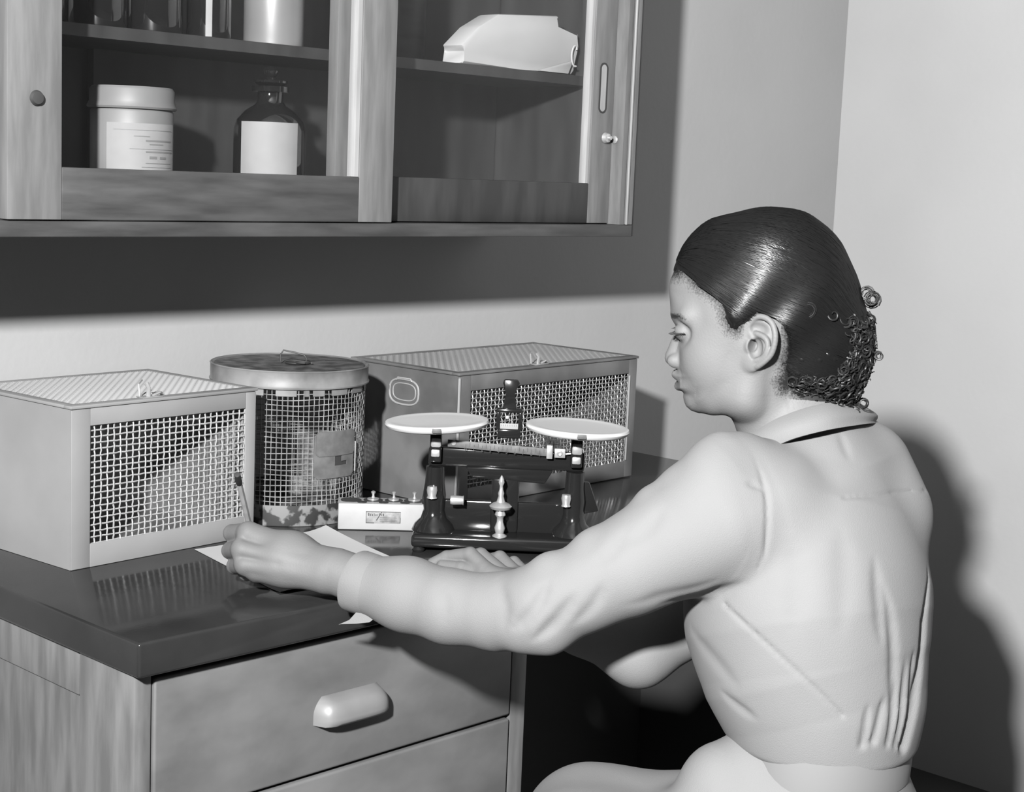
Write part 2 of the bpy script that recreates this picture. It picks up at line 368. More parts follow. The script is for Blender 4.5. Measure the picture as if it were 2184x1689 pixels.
cn = thing('canister', 'pale grey canister on the upper shelf at the right of the dark bottles', 'canister', (1.43, 1.868, SZ))
MB().lathe([(0, 0), (0.041, 0), (0.042, 0.003), (0.042, 0.11), (0, 0.11)], (1.43, 1.868, SZ), 48).build('canister_body', M['grey_tin'], cn)
MB().lathe([(0, 0.1105), (0.044, 0.1105), (0.044, 0.128), (0.04, 0.131), (0, 0.131)], (1.43, 1.868, SZ), 48).build('lid', M['grey_tin'], cn)
cn = thing('canister', 'dull grey canister left of the white paper parcel on the upper shelf', 'canister', (1.745, 1.955, SZ))
MB().lathe([(0, 0), (0.039, 0), (0.04, 0.003), (0.04, 0.17), (0, 0.17)], (1.745, 1.955, SZ), 48).build('canister_body', M['wood_rail'], cn)
MB().lathe([(0, 0.1705), (0.042, 0.1705), (0.042, 0.185), (0, 0.187)], (1.745, 1.955, SZ), 48).build('lid', M['wood_rail'], cn)
# folded white paper parcel
q = [ony(x, y, 1.83) for x, y in ((978, 138), (992, 108), (980, 96), (1018, 56), (1060, 30), (1190, 34), (1182, 62), (1232, 72), (1226, 100), (1222, 150), (1215, 161), (1100, 152))]
pb = thing('paper_parcel', 'bright white folded paper parcel on the upper shelf of the right half', 'parcel', (q[0][0], 1.83, SZ))
pp = MB(); poly = [(p[0], max(p[2], SZ+0.0005)) for p in q]
pp.prism(poly, 0.045, Matrix.Translation((0, 1.826, 0)), bev=0.004)
pp.build('parcel_body', M['paper_bag'], pb)
e0 = ony(1222, 112, 1.822)
cu = []
for t in np.linspace(0, 1, 26):
    a = -0.3+t*6.4
    cu.append((e0[0]+0.002+0.007*math.cos(a)*(1-0.3*t), 1.822-0.002*t, e0[2]-0.028*t+0.012*math.sin(a)*(1-0.5*t)+0.008))
MB().tube(cu, 0.0016, 6).build('string', M['paper_bag'], pb)
MB().prism([(e0[0]-0.085, SZ+0.001), (e0[0]-0.006, SZ+0.022), (e0[0]-0.004, SZ+0.017), (e0[0]-0.012, SZ+0.001)], 0.006, Matrix.Translation((0, 1.8185, 0)), bev=0.0015).build('flap', M['paper_bag'], pb)

# ------------------------------------------------------------------ cages
def grid_mesh(mtx, w, h, nx, nz, r, name, m, parent, wob=0.0, amp=0.0, label=None):
    """woven wire in the local XZ plane (y = 0)"""
    g = MB()
    def wire(a, bp, k, along):
        n = 2 + 2*(nz if along == 'z' else nx)
        pts = []
        for i in range(n+1):
            t = i/n; p = [a[j]+(bp[j]-a[j])*t for j in range(3)]
            p[1] += amp*math.cos(PI*(t*(nz if along == 'z' else nx)) + PI*(k % 2) + (PI if along == 'x' else 0))
            if wob: p[0 if along == 'z' else 2] += wob*math.sin(t*9+k*1.7)*0.6+random.uniform(-wob, wob)*0.5
            pts.append(p)
        g.tube(pts, r, 4, mtx, caps=False)
    for i in range(nx+1): wire((w*i/nx, 0, 0), (w*i/nx, 0, h), i, 'z')
    for i in range(nz+1): wire((0, 0, h*i/nz), (w, 0, h*i/nz), i, 'x')
    return g.build(name, M[m], parent, kind='stuff', label=label)
def clip(mtx, parent, m='nickel'):         # sprung hasp standing on the lid rim
    g = MB()
    g.box((-0.016, -0.004, 0), (0.016, 0.012, 0.0012), 0.0004, mtx)
    g.tube([(-0.002, 0.004, 0.001), (-0.002, 0.003, 0.012), (-0.004, 0.006, 0.018)], [0.0032, 0.0024, 0.0035], 8, mtx)
    g.tube([(0.004, 0.004, 0.001), (0.016, 0.004, 0.0045), (0.024, 0.010, 0.002)], 0.0022, 8, mtx)
    g.tube([(-0.012, 0.010, 0.001), (-0.01, 0.014, 0.016), (0.0, 0.02, 0.02)], 0.0012, 6, mtx)
    return g.build('lid_clip', M[m], parent)
def cage(label, N, ang, w, d, h, bl, br_, bb, btm, nx, nz, mats, wr, amp, wob, lidnx, lidny, rim, clipx, name='animal_cage'):
    t = thing(name, label, 'cage', N); F = frame(N, ang); s = 0.0012
    MB().box((0, s, s), (s, d, h), 0, F).build('side_panel', M[mats[0]], t)
    MB().box((w-s, s, s), (w, d, h), 0, F).build('side_panel', M[mats[0]], t)
    MB().box((s, d-s, s), (w-s, d, h), 0, F).build('back_panel', M[mats[0]], t)
    MB().box((0, s, 0), (w, d, s), 0, F).build('floor_pan', M[mats[0]], t)
    f = MB()
    f.box((0, -s, 0), (bl, s*0.9, h), 0.0010, F); f.box((w-br_, -s, 0), (w, s*0.9, h), 0.0010, F)
    f.box((bl, -s, 0), (w-br_, s*0.9, btm), 0.0006, F); f.box((bl, -s, h-bb), (w-br_, s*0.9, h), 0.0006, F)
    f.build('front_frame', M[mats[0]], t)
    g = F @ Matrix.Translation((bl-0.001, s+wr*1.2, btm-0.001))
    grid_mesh(g, w-bl-br_+0.002, h-bb-btm+0.002, nx, nz, wr, 'front_wire_mesh', mats[1], t, wob, amp)
    # lid: folded rim round a wire panel
    L = MB(); z0 = h+0.0008; lt = 0.0045; o = 0.002
    for lo, hi in (((-o, -o-s, z0), (w+o, rim, z0+lt)), ((-o, d-rim, z0), (w+o, d+o, z0+lt)), ((-o, rim, z0), (rim, d-rim, z0+lt)), ((w-rim, rim, z0), (w+o, d-rim, z0+lt))):
        L.box(lo, hi, 0.0012, F)
    lid = L.build('lid', M[mats[2]], t)
    g = F @ Matrix.Translation((rim-0.002, rim-0.002, z0+lt*0.6)) @ Matrix.Rotation(-PI/2, 4, 'X')
    grid_mesh(g, w-2*rim+0.004, d-2*rim+0.004, lidnx, lidny, wr*0.95, 'lid_wire_mesh', mats[1], lid, 0, wr*0.9)
    clip(F @ Matrix.Translation((clipx, 0.006, z0+lt)), lid)
    return t, F
N1 = onz(150, 1217, 0.0005)
c1, F1 = cage('white painted cage with square wire mesh front at the left end of the bench', N1, math.radians(4.5), 0.301, 0.236, 0.2035,
     0.0285, 0.018, 0.022, 0.030, 26, 19, ('cage_paint', 'cage_wire', 'cage_paint'), 0.00115, 0.0007, 0.0006, 46, 34, 0.013, 0.128)
N2 = onz(968, 1085, 0.0005)
c2, F2 = cage('long grey galvanised cage with mesh lid at the back, behind the balance', N2, math.radians(3.0), 0.452, 0.236, 0.2055,
     0.028, 0.022, 0.024, 0.028, 46, 22, ('galv', 'galv_wire', 'galv'), 0.00095, 0.0011, 0.0004, 60, 30, 0.013, 0.20)
for x in (0.0, 0.430):                     # bright folded corner bead and slide rail of the grey cage
    MB().box((x-0.0012+(-0.001 if x == 0 else 0), -0.0034, 0.002 if x == 0 else 0.03), (x+0.0022, -0.0013, 0.203 if x == 0 else 0.178), 0.0008, F2).build('bright_edge', M['galv_light'], c2)
# oval embossed hand-hold on its left side, with a wire bail above
def oval(cx, cz, w, h, n=28):
    return [(cx+math.copysign(abs(math.cos(2*PI*k/n))**0.7, math.cos(2*PI*k/n))*w/2, cz+math.copysign(abs(math.sin(2*PI*k/n))**0.7, math.sin(2*PI*k/n))*h/2) for k in range(n)]
g = MB(); og = oval(0.115, 0.168, 0.064, 0.040)
g.tube([(-0.0008, y, z) for y, z in og]+[(-0.0008, og[0][0], og[0][1]), (-0.0008, og[1][0], og[1][1])], 0.0016, 6, F2, caps=False)
i_g = oval(0.115, 0.168, 0.050, 0.027)
g.tube([(-0.0003, y, z) for y, z in i_g]+[(-0.0003, i_g[0][0], i_g[0][1])], 0.0010, 6, F2, caps=False)
g.build('embossed_handle', M['galv_light'], c2)
g = MB(); g.tube([(-0.002, 0.097, 0.186), (-0.0025, 0.10, 0.190), (-0.0025, 0.128, 0.190), (-0.002, 0.131, 0.186)], 0.0013, 6, F2); g.build('wire_bail', M['galv_light'], c2)

# round tin-lidded wire cage
rc, rr = np.array([1.494, 1.896, TOP+0.0005]), 0.1115
t3 = thing('round_wire_cage', 'round wire mesh cage with rusty tin lid between the two box cages', 'cage', rc)
H3 = 0.222
g = MB()
nv = 92
for k in range(nv):
    a = 2*PI*k/nv+0.02*math.sin(k*3.1)*0
    g.tube([(rc[0]+(rr+0.0006*math.cos(PI*(j+k)))*math.cos(a), rc[1]+(rr+0.0006*math.cos(PI*(j+k)))*math.sin(a), rc[2]+0.008+(H3-0.012)*j/27) for j in range(28)], 0.0007, 4, caps=False)
for j in range(27):
    z = rc[2]+0.008+(H3-0.012)*(j+0.5)/27
    g.tube([(rc[0]+rr*math.cos(2*PI*k/60), rc[1]+rr*math.sin(2*PI*k/60), z+0.0008*math.sin(k*0.7+j)) for k in range(61)], 0.0007, 4, caps=False)
g.build('wire_mesh', M['tin_wire'], t3, kind='stuff')
MB().lathe([(rr-0.003, 0.001), (rr+0.0018, 0.0), (rr+0.0022, 0.002), (rr+0.0018, 0.030), (rr+0.0008, 0.030), (rr+0.0005, 0.003), (0, 0.003), (0, 0.0005), (rr-0.003, 0.0005)], rc, 64).build('base_pan', M['tin_band'], t3)
# band with scalloped holes right below the lid
g = MB(); n = 120
vs = []; fs = []
for k in range(n):
    a = 2*PI*k/n; zt = 0.012
    ph = (k % 7)/7; low = 0.190+ (0.0)
    for r_ in (rr+0.0012, rr+0.002): vs += [(rc[0]+r_*math.cos(a), rc[1]+r_*math.sin(a), rc[2]+0.1885), (rc[0]+r_*math.cos(a), rc[1]+r_*math.sin(a), rc[2]+0.2005)]
for k in range(n):
    if k % 7 in (2, 3) or k % 11 == 5: continue
    a, b_ = 4*k, 4*((k+1) % n); fs += [(a+2, b_+2, b_+3, a+3), (a, a+1, b_+1, b_), (a+1, a+3, b_+3, b_+1), (a, b_, b_+2, a+2)]
g.raw(vs, fs).build('scalloped_band', M['tin_side'], t3)
lr = 0.1165; lz = 0.1985
lid3 = MB().lathe([(lr-0.0012, lz), (lr+0.0012, lz), (lr+0.0015, lz+0.002), (lr, lz+0.004), (lr, lz+0.023), (lr+0.001, lz+0.0245), (lr-0.001, lz+0.026), (lr-0.004, lz+0.0235), (0, lz+0.0215), (0, lz+0.0205), (lr-0.005, lz+0.021), (lr-0.0012, lz+0.022), (lr-0.0012, lz)], rc, 72).build('lid', M['tin_side'], t3)
MB().lathe([(0, lz+0.0218), (lr-0.006, lz+0.0238), (lr-0.0055, lz+0.0242), (0, lz+0.0226)], rc, 72).build('rusted_top', M['rust'], lid3)
g = MB(); hc = rc+np.array([0.004, -0.006, lz+0.024]); u = np.array([AX[0][0], AX[0][1], 0]); u /= np.linalg.norm(u)
loop = [(-0.021, 0.002), (-0.0215, 0.012), (-0.017, 0.019), (0.0, 0.0165), (0.014, 0.013), (0.0175, 0.008), (0.016, 0.001)]
g.tube([hc+u*a+np.array([0, 0, z]) for a, z in loop], 0.0012, 6)
v_ = np.array([-u[1], u[0], 0])
g.tube([hc+u*(0.004+0.018*math.cos(a))+v_*0.014*math.sin(a)+np.array([0, 0, 0.0015]) for a in np.linspace(0, 2*PI, 24)], 0.0014, 6)
g.tube([hc+u*(0.014+0.012*math.cos(a))+v_*(-0.01+0.008*math.sin(a))+np.array([0, 0, 0.003]) for a in np.linspace(0, 5, 18)], 0.0013, 6)
g.build('wire_handle', M['ink'], lid3)
# riveted door plate on its side
def on_can(a, z, dr=0.0): return (rc[0]+(rr+0.002+dr)*math.cos(a), rc[1]+(rr+0.002+dr)*math.sin(a), rc[2]+z)
av = math.atan2(-rc[1], -rc[0])
def can_plate(a0, a1, z0, z1, r0, th, rad, name, m, parent, holes=()):
    NA, NZ = 34, 34; idx = {}; vs = []; fs = []
    def inside(u, v):
        W, Hh = (a1-a0)*rr, z1-z0; x, y = u*W, v*Hh
        cx = min(max(x, rad), W-rad); cy = min(max(y, rad), Hh-rad)
        if (x-cx)**2+(y-cy)**2 > rad**2: return False
        for (u0, v0, u1, v1) in holes:
            if u0 < u < u1 and v0 < v < v1: return False
        return True
    cells = [(i, j) for i in range(NA) for j in range(NZ) if inside((i+0.5)/NA, (j+0.5)/NZ)]; cs = set(cells)
    def V(i, j, k):
        if (i, j, k) not in idx: idx[(i, j, k)] = len(vs); vs.append(on_can(a0+(a1-a0)*i/NA, z0+(z1-z0)*j/NZ, r0+th*k))
        return idx[(i, j, k)]
    for i, j in cells:
        fs.append((V(i, j, 1), V(i+1, j, 1), V(i+1, j+1, 1), V(i, j+1, 1))); fs.append((V(i, j, 0), V(i, j+1, 0), V(i+1, j+1, 0), V(i+1, j, 0)))
        for di, dj, e in ((-1, 0, ((i, j), (i, j+1))), (1, 0, ((i+1, j+1), (i+1, j))), (0, -1, ((i+1, j), (i, j))), (0, 1, ((i, j+1), (i+1, j+1)))):
            if (i+di, j+dj) not in cs: (p, q_), (r_, s_) = e; fs.append((V(p, q_, 0), V(r_, s_, 0), V(r_, s_, 1), V(p, q_, 1)))
    return MB().raw(vs, fs).build(name, m, parent)
dp = can_plate(av+0.33, av+0.97, 0.068, 0.136, 0.0, 0.0012, 0.009, 'door_plate', M['tin_plate'], t3, holes=((0.47, 0.27, 0.66, 0.46), (0.6, 0.27, 0.78, 0.34)))
can_plate(av+0.55, av+0.90, 0.072, 0.112, -0.0012, 0.0008, 0.004, 'hole_shade_patch', M['dark_void'], dp)  # dark patch added behind the holes; their shade is in its colour
can_plate(av+0.35, av+0.97, 0.101, 0.137, 0.0014, 0.0012, 0.006, 'upper_flap', M['tin_plate'], dp)
MB().tube([on_can(av+0.99, z, 0.003) for z in np.linspace(0.074, 0.118, 5)], 0.001, 6).build('hinge_pin', M['galv_light'], dp)

# ------------------------------------------------------------------ weight block
w0, w1 = onz(720, 1129, 0.0005), onz(908, 1133, 0.0005)
wa = math.atan2((w1-w0)[1], (w1-w0)[0]); WL = float(np.linalg.norm((w1-w0)[:2])); FW = frame(w0, wa)
wbk = thing('weight_block', 'white wooden block holding brass weights left of the balance', 'weight block', w0)
BH, BD = 0.0385, 0.044
MB().box((0, 0, 0), (WL, BD, BH), 0.0018, FW, seg=3).build('block_body', M['block_paint'], wbk)
holes = [(0.018, 0.023, 0.015), (0.050, 0.026, 0.014), (0.080, 0.026, 0.013), (0.110, 0.026, 0.015), (0.034, 0.010, 0.007), (0.065, 0.010, 0.007), (0.096, 0.010, 0.007)]
for hx, hy, hr in holes:
    MB().lathe([(0, 0.0002), (hr, 0.0002), (hr, 0.0009), (hr*0.75, 0.0011), (0, 0.0007)], (hx*WL/0.127, hy, BH), 28, FW).build('socket', M['ink'], wbk)
for hx, hy, hr in holes[1:4]:
    w = MB().lathe([(0, 0.0012), (hr*0.62, 0.0012), (hr*0.62, 0.003), (0.0028, 0.004), (0.0018, 0.006), (0.0018, 0.009), (0.0032, 0.011), (0.0034, 0.0125), (0.001, 0.014), (0, 0.014)], (hx*WL/0.127, hy, BH), 20, FW)
    o = w.build('brass_weight', M['nickel'])
    tag(o, {0.050: 'small knobbed weight nearest the round cage in the white block', 0.080: 'small knobbed weight in the middle of the white block', 0.110: 'small knobbed weight nearest the balance in the white block'}[hx], 'weight', 'weights in the white block')
pl = MB().box((0.040*WL/0.127, -0.0006, 0.0105), (0.090*WL/0.127, 0.0005, 0.0275), 0.0002, FW).build('label_plate', M['label_grey'], wbk)
g = MB(); f = WL/0.127
for lo, hi in (((0.040, 0.0268), (0.090, 0.0275)), ((0.040, 0.0105), (0.052, 0.0113)), ((0.040, 0.0105), (0.0407, 0.0275)), ((0.0893, 0.0115), (0.090, 0.019))):
    g.box((lo[0]*f, -0.0010, lo[1]), (hi[0]*f, -0.0007, hi[1]), 0, FW)
x = 0.0435
for k, (wd_, hh) in enumerate([(.0012, .004), (.0008, .003), (.0012, .0025), (.0008, .0035), (.0012, .0025), (.0008, .003), (.001, .004), (.001, .0028), (.0014, .0034)]):
    g.box((x*f, -0.0010, 0.0212), ((x+wd_)*f, -0.0007, 0.0212+hh), 0, FW); x += wd_+0.0016
g.raw([(p[0]*f, -0.0009, p[1]) for p in ((0.0545, 0.0145), (0.0560, 0.0145), (0.0635, 0.0272), (0.0622, 0.0272))], [(0, 1, 2, 3)], FW)
for z in (0.0185, 0.0155, 0.0130): g.box((0.060*f, -0.0010, z), (0.085*f, -0.0007, z+0.0004), 0, FW)
g.build('printing', M['ink'], pl)

# ------------------------------------------------------------------ trip balance
bd = 2.225
PL, PR = ond(932, 900, bd), ond(1232, 908, bd)
bc = (PL+PR)/2; U = (PR-PL); U[2] = 0; BW = float(np.linalg.norm(U)); U /= BW
ba = math.atan2(U[1], U[0]); FB = Matrix.Translation((bc[0], bc[1], TOP+0.0005)) @ Matrix.Rotation(ba, 4, 'Z')
pz = float(PL[2]-TOP)                       # plate height
bal = thing('trip_balance', 'black trip balance with two round white plates behind the far hand', 'balance', (bc[0], bc[1], TOP+0.0005))
hw = BW/2
g = MB()                                    # cast base: slab, feet, twin pedestals with swelling feet, back web
g.box((-hw-0.028, -0.042, 0.006), (hw+0.028, 0.045, 0.024), 0.005, FB, 3)
for sx in (-1, 1):
    for sy in (-0.034, 0.036): g.lathe([(0, 0), (0.008, 0), (0.009, 0.003), (0.006, 0.0065), (0, 0.0065)], (sx*(hw+0.018), sy, 0), 16, FB)
    x = sx*hw
    g.lathe([(0.030, 0.023), (0.026, 0.032), (0.018, 0.040), (0.0145, 0.052), (0.016, 0.072), (0.0135, 0.090), (0.0125, 0.112), (0, 0.113)], (x, 0, 0), 28, FB)
g.box((-hw, 0.000, 0.023), (hw, 0.010, 0.066), 0.003, FB)
g.box((-0.018, -0.004, 0.023), (0.020, 0.012, 0.100), 0.004, FB)
g.prism([(-hw-0.002, 0.055), (-hw-0.018, 0.058), (-hw-0.012, 0.098), (-hw+0.010, 0.100)], 0.008, FB, bev=0.002)
g.prism([(hw-0.01, 0.100), (hw+0.02, 0.098), (hw+0.035, 0.058), (hw, 0.050)], 0.008, FB, bev=0.002)
g.build('base', M['enamel'], bal)
g = MB()                                    # beam: flat black bar behind the graduated scale
g.box((-hw-0.010, 0.002, 0.112), (hw+0.012, 0.012, 0.138), 0.003, FB)
g.prism([(-hw, 0.130), (-0.03, 0.144), (0.03, 0.144), (hw, 0.130)], 0.008, FB @ Matrix.Translation((0, 0.003, 0)), bev=0.002)
g.prism([(-0.055, 0.113), (-0.045, 0.098), (0.055, 0.094), (0.066, 0.113)], 0.010, FB @ Matrix.Translation((0, -0.004, 0)), bev=0.002)
beam = g.build('beam', M['enamel'], bal)
def bx_(x, y): p = (x-1082)/1503.0; return p
px2 = lambda x: (x-1082)*bd/FPX
pzz = lambda y: pz - (y-902)*bd/FPX
sc = MB(); tl = -0.045
sc.prism([(px2(957), pzz(938)), (px2(957), pzz(953)), (px2(1182), pzz(966)), (px2(1182), pzz(949))], 0.002, FB @ Matrix.Translation((0, -0.0075, 0)), bev=0.0004)
scale = sc.build('graduated_scale', M['beam'], beam)
g = MB()
for k in range(21):
    f_ = 0.17+0.78*k/20; x = px2(957+225*f_); zc = pzz(951+ (f_)*10)
    g.box((x, -0.0085, zc+0.0012), (x+0.0004, -0.0074, zc+(0.0062 if k % 2 else 0.0042)), 0, FB)
g.build('graduation_marks', M['ink'], scale)
F_ = [('BEAM', None)]
def digits(txt, x, z, h, mtx, parent, m, y):
    c = bpy.data.curves.new('t', 'FONT'); c.body = txt; c.size = h; c.align_x = 'CENTER'; c.extrude = 0.0001
    o = bpy.data.objects.new('t', c); COL.objects.link(o)
    bpy.context.view_layer.update()
    me = bpy.data.meshes.new_from_object(o.evaluated_get(bpy.context.evaluated_depsgraph_get()))
    bpy.data.objects.remove(o)
    me.transform(Matrix.Translation(-wloc(parent)) @ mtx @ Matrix.Translation((x, y, z)) @ Matrix.Rotation(PI/2, 4, 'X'))
    me.name = 'numeral'; me.materials.clear()
    return link('numeral', me, M[m], parent)
for k in range(11):
    f_ = 0.17+0.78*k/10; digits(str(k), px2(957+225*f_), pzz(951+f_*10)-0.0038, 0.0062, FB, scale, 'ink', -0.0078)
g = MB().lathe([(0, 0), (0.0034, 0), (0.0034, 0.0012), (0.0022, 0.0016), (0, 0.0016)], (px2(970), -0.0076, pzz(944)), 18, FB @ Matrix.Identity(4), axis=(0, -1, 0)); g.build('scale_screw', M['nickel'], scale)
g = MB().box((px2(1168), -0.0105, pzz(970)), (px2(1181), 0.001, pzz(941)), 0.0008, FB); g.build('rider', M['nickel'], beam)
g = MB().box((px2(1185), -0.0095, pzz(967)), (px2(1208), -0.002, pzz(948)), 0.0006, FB)
g.lathe([(0.0025, 0), (0.0042, 0.0008), (0.0026, 0.0016), (0, 0.0006)], (px2(1196), -0.0096, pzz(957)), 16, FB, axis=(0, -1, 0))
g.tube([(px2(1208), -0.004, pzz(960)), (px2(1222), -0.004, pzz(958))], 0.0014, 8, FB); g.build('zero_block', M['nickel'], beam)
for i, (px_, py_, pc) in enumerate(((932, 900, -hw), (1240, 908, hw))):
    g = MB()
    g.box((pc-0.008, -0.012, pz-0.055), (pc+0.008, 0.004, pz-0.009), 0.0025, FB)
    g.lathe([(0, 0), (0.028, 0), (0.03, 0.003), (0, 0.003)], (pc, 0.0, pz-0.012), 28, FB)
    hk = g.build('pan_support', M['enamel'], bal)
    g = MB()
    g.box((pc-0.0065, -0.0155, pz-0.033-0.0025*i), (pc+0.0070, -0.0125, pz-0.0205-0.0*i), 0.0022, FB)
    g.box((pc-0.0060, -0.0155, pz-0.0465-0.0025*i), (pc+0.0060, -0.0125, pz-0.0365-0.0025*i), 0.0016, FB)
    g.build('bearing_cover', M['nickel'], hk)
    g = MB().box((pc-0.006+0.003, -0.074, pz-0.004), (pc+0.009, -0.0725, pz+0.002), 0.0005, FB); g.build('retaining_clip', M['beam'], hk)
    tilt = math.radians(3.0 if i == 0 else -1.9)
    g = MB().lathe([(0, -0.0075), (0.064, -0.0075), (0.0695, -0.005), (0.0715, -0.001), (0.0705, 0.002), (0.068, 0.0028), (0.064, 0.0020), (0.05, 0.0012), (0, 0.0010)], (0, 0, 0), 72, FB @ Matrix.Translation((pc, 0.0, pz)) @ Matrix.Rotation(-tilt, 4, 'Y'))
    g.build('weighing_plate', M['porcelain'], bal)
# indicator housing between the plates: framed window with pointer and ivory scale
g = MB(); cx_ = px2(1086)
y0 = 0.010
g.box((cx_-0.016, y0, pzz(935)), (cx_+0.016, y0+0.016, pzz(915)), 0.002, FB)
g.box((cx_-0.018, y0, pzz(916)), (cx_-0.0125, y0+0.014, pzz(878)), 0.0015, FB); g.box((cx_+0.0125, y0, pzz(916)), (cx_+0.018, y0+0.014, pzz(878)), 0.0015, FB)
g.box((cx_-0.018, y0, pzz(879)), (cx_+0.018, y0+0.014, pzz(871)), 0.002, FB)
g.prism([(cx_-0.010, pzz(872)), (cx_-0.0045, pzz(838)), (cx_-0.011, pzz(815)), (cx_-0.009, pzz(808)), (cx_+0.010, pzz(808)), (cx_+0.013, pzz(815)), (cx_+0.0045, pzz(838)), (cx_+0.010, pzz(872))], 0.008, FB @ Matrix.Translation((0, y0+0.002, 0)), bev=0.0015)
hs = g.build('indicator_housing', M['enamel'], bal)
g = MB().box((cx_-0.0125, y0-0.001, pzz(914)), (cx_+0.0125, y0+0.0015, pzz(902)), 0.0004, FB); sp = g.build('indicator_scale', M['label'], hs)
g = MB()
for k in range(9): g.box((cx_-0.010+0.0025*k-0.0002, y0-0.0014, pzz(908)), (cx_-0.010+0.0025*k+0.0002, y0-0.0009, pzz(904)), 0, FB)
g.build('scale_marks', M['ink'], sp)
MB().tube([(cx_+0.003, y0+0.001, pzz(914)), (cx_+0.003, y0+0.001, pzz(880))], [0.0009, 0.0004], 6, FB).build('pointer', M['nickel'], hs)
MB().lathe([(0, 0), (0.003, 0.0005), (0.0022, 0.002), (0, 0.0025)], (cx_-0.003, y0-0.0005, pzz(889)), 14, FB, axis=(0, -1, 0)).build('pivot_screw', M['nickel'], hs)
# centre column, levelling knob and turned brass parts in front
g = MB(); xk = px2(1075)
g.lathe([(0, 0.0225), (0.010, 0.0225), (0.010, 0.025), (0.0055, 0.028), (0.0075, 0.036), (0.0045, 0.044), (0.0045, 0.050), (0.0075, 0.054), (0.0060, 0.060), (0.0135, 0.0625), (0.0155, 0.066), (0.012, 0.0695), (0.006, 0.072), (0.0035, 0.080), (0.0042, 0.084), (0.0026, 0.089), (0.0022, 0.094), (0.0042, 0.099), (0.0030, 0.104), (0.0010, 0.108), (0, 0.109)], (xk, -0.030, 0), 28, FB)
g.build('levelling_column', M['nickel'], bal, label='turned metal column with a round knob')
for x, zz_, r in ((928, 0.078, 0.0065), (1214, 0.074, 0.0060)):
    MB().lathe([(0, 0.010), (r, 0.009), (r*1.15, 0.004), (r*0.9, -0.004), (r*1.1, -0.007), (0, -0.009)], (px2(x), -0.018, zz_), 20, FB).build('bearing_knob', M['nickel'], bal)
MB().lathe([(0, 0), (0.006, 0), (0.0068, 0.004), (0.006, 0.016), (0.0068, 0.018), (0, 0.019)], (px2(968), -0.022, 0.070), 20, FB, axis=(1, 0, 0)).build('thumb_screw', M['nickel'], bal)

# ------------------------------------------------------------------ sheet of paper
A_, B_, D_ = onz(415, 1171, 0.001), onz(695, 1128, 0.001), onz(597, 1265, 0.001)
C_ = B_+(D_-A_)
nx, ny = 22, 26; vs = []; fs = []
for j in range(ny+1):
    for i in range(nx+1):
        u, v = i/nx, j/ny
        p = A_*(1-u)*(1-v)+B_*u*(1-v)+D_*(1-u)*v+C_*u*v
        curl = 0.010*max(0, (v-0.85)/0.15)**2*max(0, min(1, 1.4-abs(u-0.12)*6))
        curl2 = 0.006*max(0, (u-0.8)/0.2)**2*(1-v)**3
        vs.append((p[0], p[1], TOP+0.0008+curl*0.25+curl2+0.0006*math.sin(u*5)*v*0))
fs = [(j*(nx+1)+i, (j+1)*(nx+1)+i, (j+1)*(nx+1)+i+1, j*(nx+1)+i+1) for j in range(ny) for i in range(nx)]
n0 = len(vs); vs += [(x, y, z-0.0003) for x, y, z in vs]; fs += [tuple(k+n0 for k in f)[::-1] for f in fs]
edge = [j*(nx+1) for j in range(ny+1)]
tag(MB().raw(vs, fs).build('paper_sheet', M['paper']), 'white sheet of paper under the hand that holds the pencil', 'paper')

HRES, CRES, NSTR = 0.0012, 0.0027, 2200      # voxel size of skin and cloth, number of hair strands

# ------------------------------------------------------------------ sculpting kit: distance fields meshed with surface nets
f32 = np.float32
def smin(a, b, k):
    if k <= 0: return np.minimum(a, b)
    h = np.clip(0.5+0.5*(b-a)/k, 0, 1); return b+(a-b)*h - k*h*(1-h)
def smax(a, b, k): return -smin(-a, -b, k)
class Cone:                                   # tapered capsule; optional flattening: lateral axis L divided by s
    def __init__(s, a, b, ra, rb, L=None, sc=1.0):
        s.a = np.array(a, float); s.b = np.array(b, float); s.ra, s.rb = ra, rb; s.L = None if L is None else np.array(L, float)/np.linalg.norm(L); s.sc = sc
    def box(s):
        m = max(s.ra, s.rb)*max(1, s.sc); return np.minimum(s.a, s.b)-m, np.maximum(s.a, s.b)+m
    def __call__(s, P):
        ba = [f32(v) for v in s.b-s.a]; den = f32(float(np.dot(ba, ba))+1e-12)
        X, Y, Z = P[0]-f32(s.a[0]), P[1]-f32(s.a[1]), P[2]-f32(s.a[2])
        h = np.clip((X*ba[0]+Y*ba[1]+Z*ba[2])/den, 0, 1)
        X = X-h*ba[0]; Y = Y-h*ba[1]; Z = Z-h*ba[2]
        if s.L is not None:
            L = [f32(v) for v in s.L]; q = (X*L[0]+Y*L[1]+Z*L[2])*f32(1/s.sc-1)
            X = X+q*L[0]; Y = Y+q*L[1]; Z = Z+q*L[2]
        return np.sqrt(X*X+Y*Y+Z*Z) - (f32(s.ra)+f32(s.rb-s.ra)*h)
class Ell:
    def __init__(s, c, r, R=None): s.c = np.array(c, float); s.r = np.array(r, float); s.R = np.eye(3) if R is None else np.array(R, float)
    def box(s): m = max(s.r); return s.c-m, s.c+m
    def __call__(s, P):
        X, Y, Z = P[0]-f32(s.c[0]), P[1]-f32(s.c[1]), P[2]-f32(s.c[2]); k0 = 0; k1 = 0
        for i in range(3):
            q = X*f32(s.R[i][0])+Y*f32(s.R[i][1])+Z*f32(s.R[i][2]); k0 = k0+(q*f32(1/s.r[i]))**2; k1 = k1+(q*f32(1/s.r[i]**2))**2
        k0 = np.sqrt(k0); return k0*(k0-1)/np.sqrt(k1+f32(1e-12))
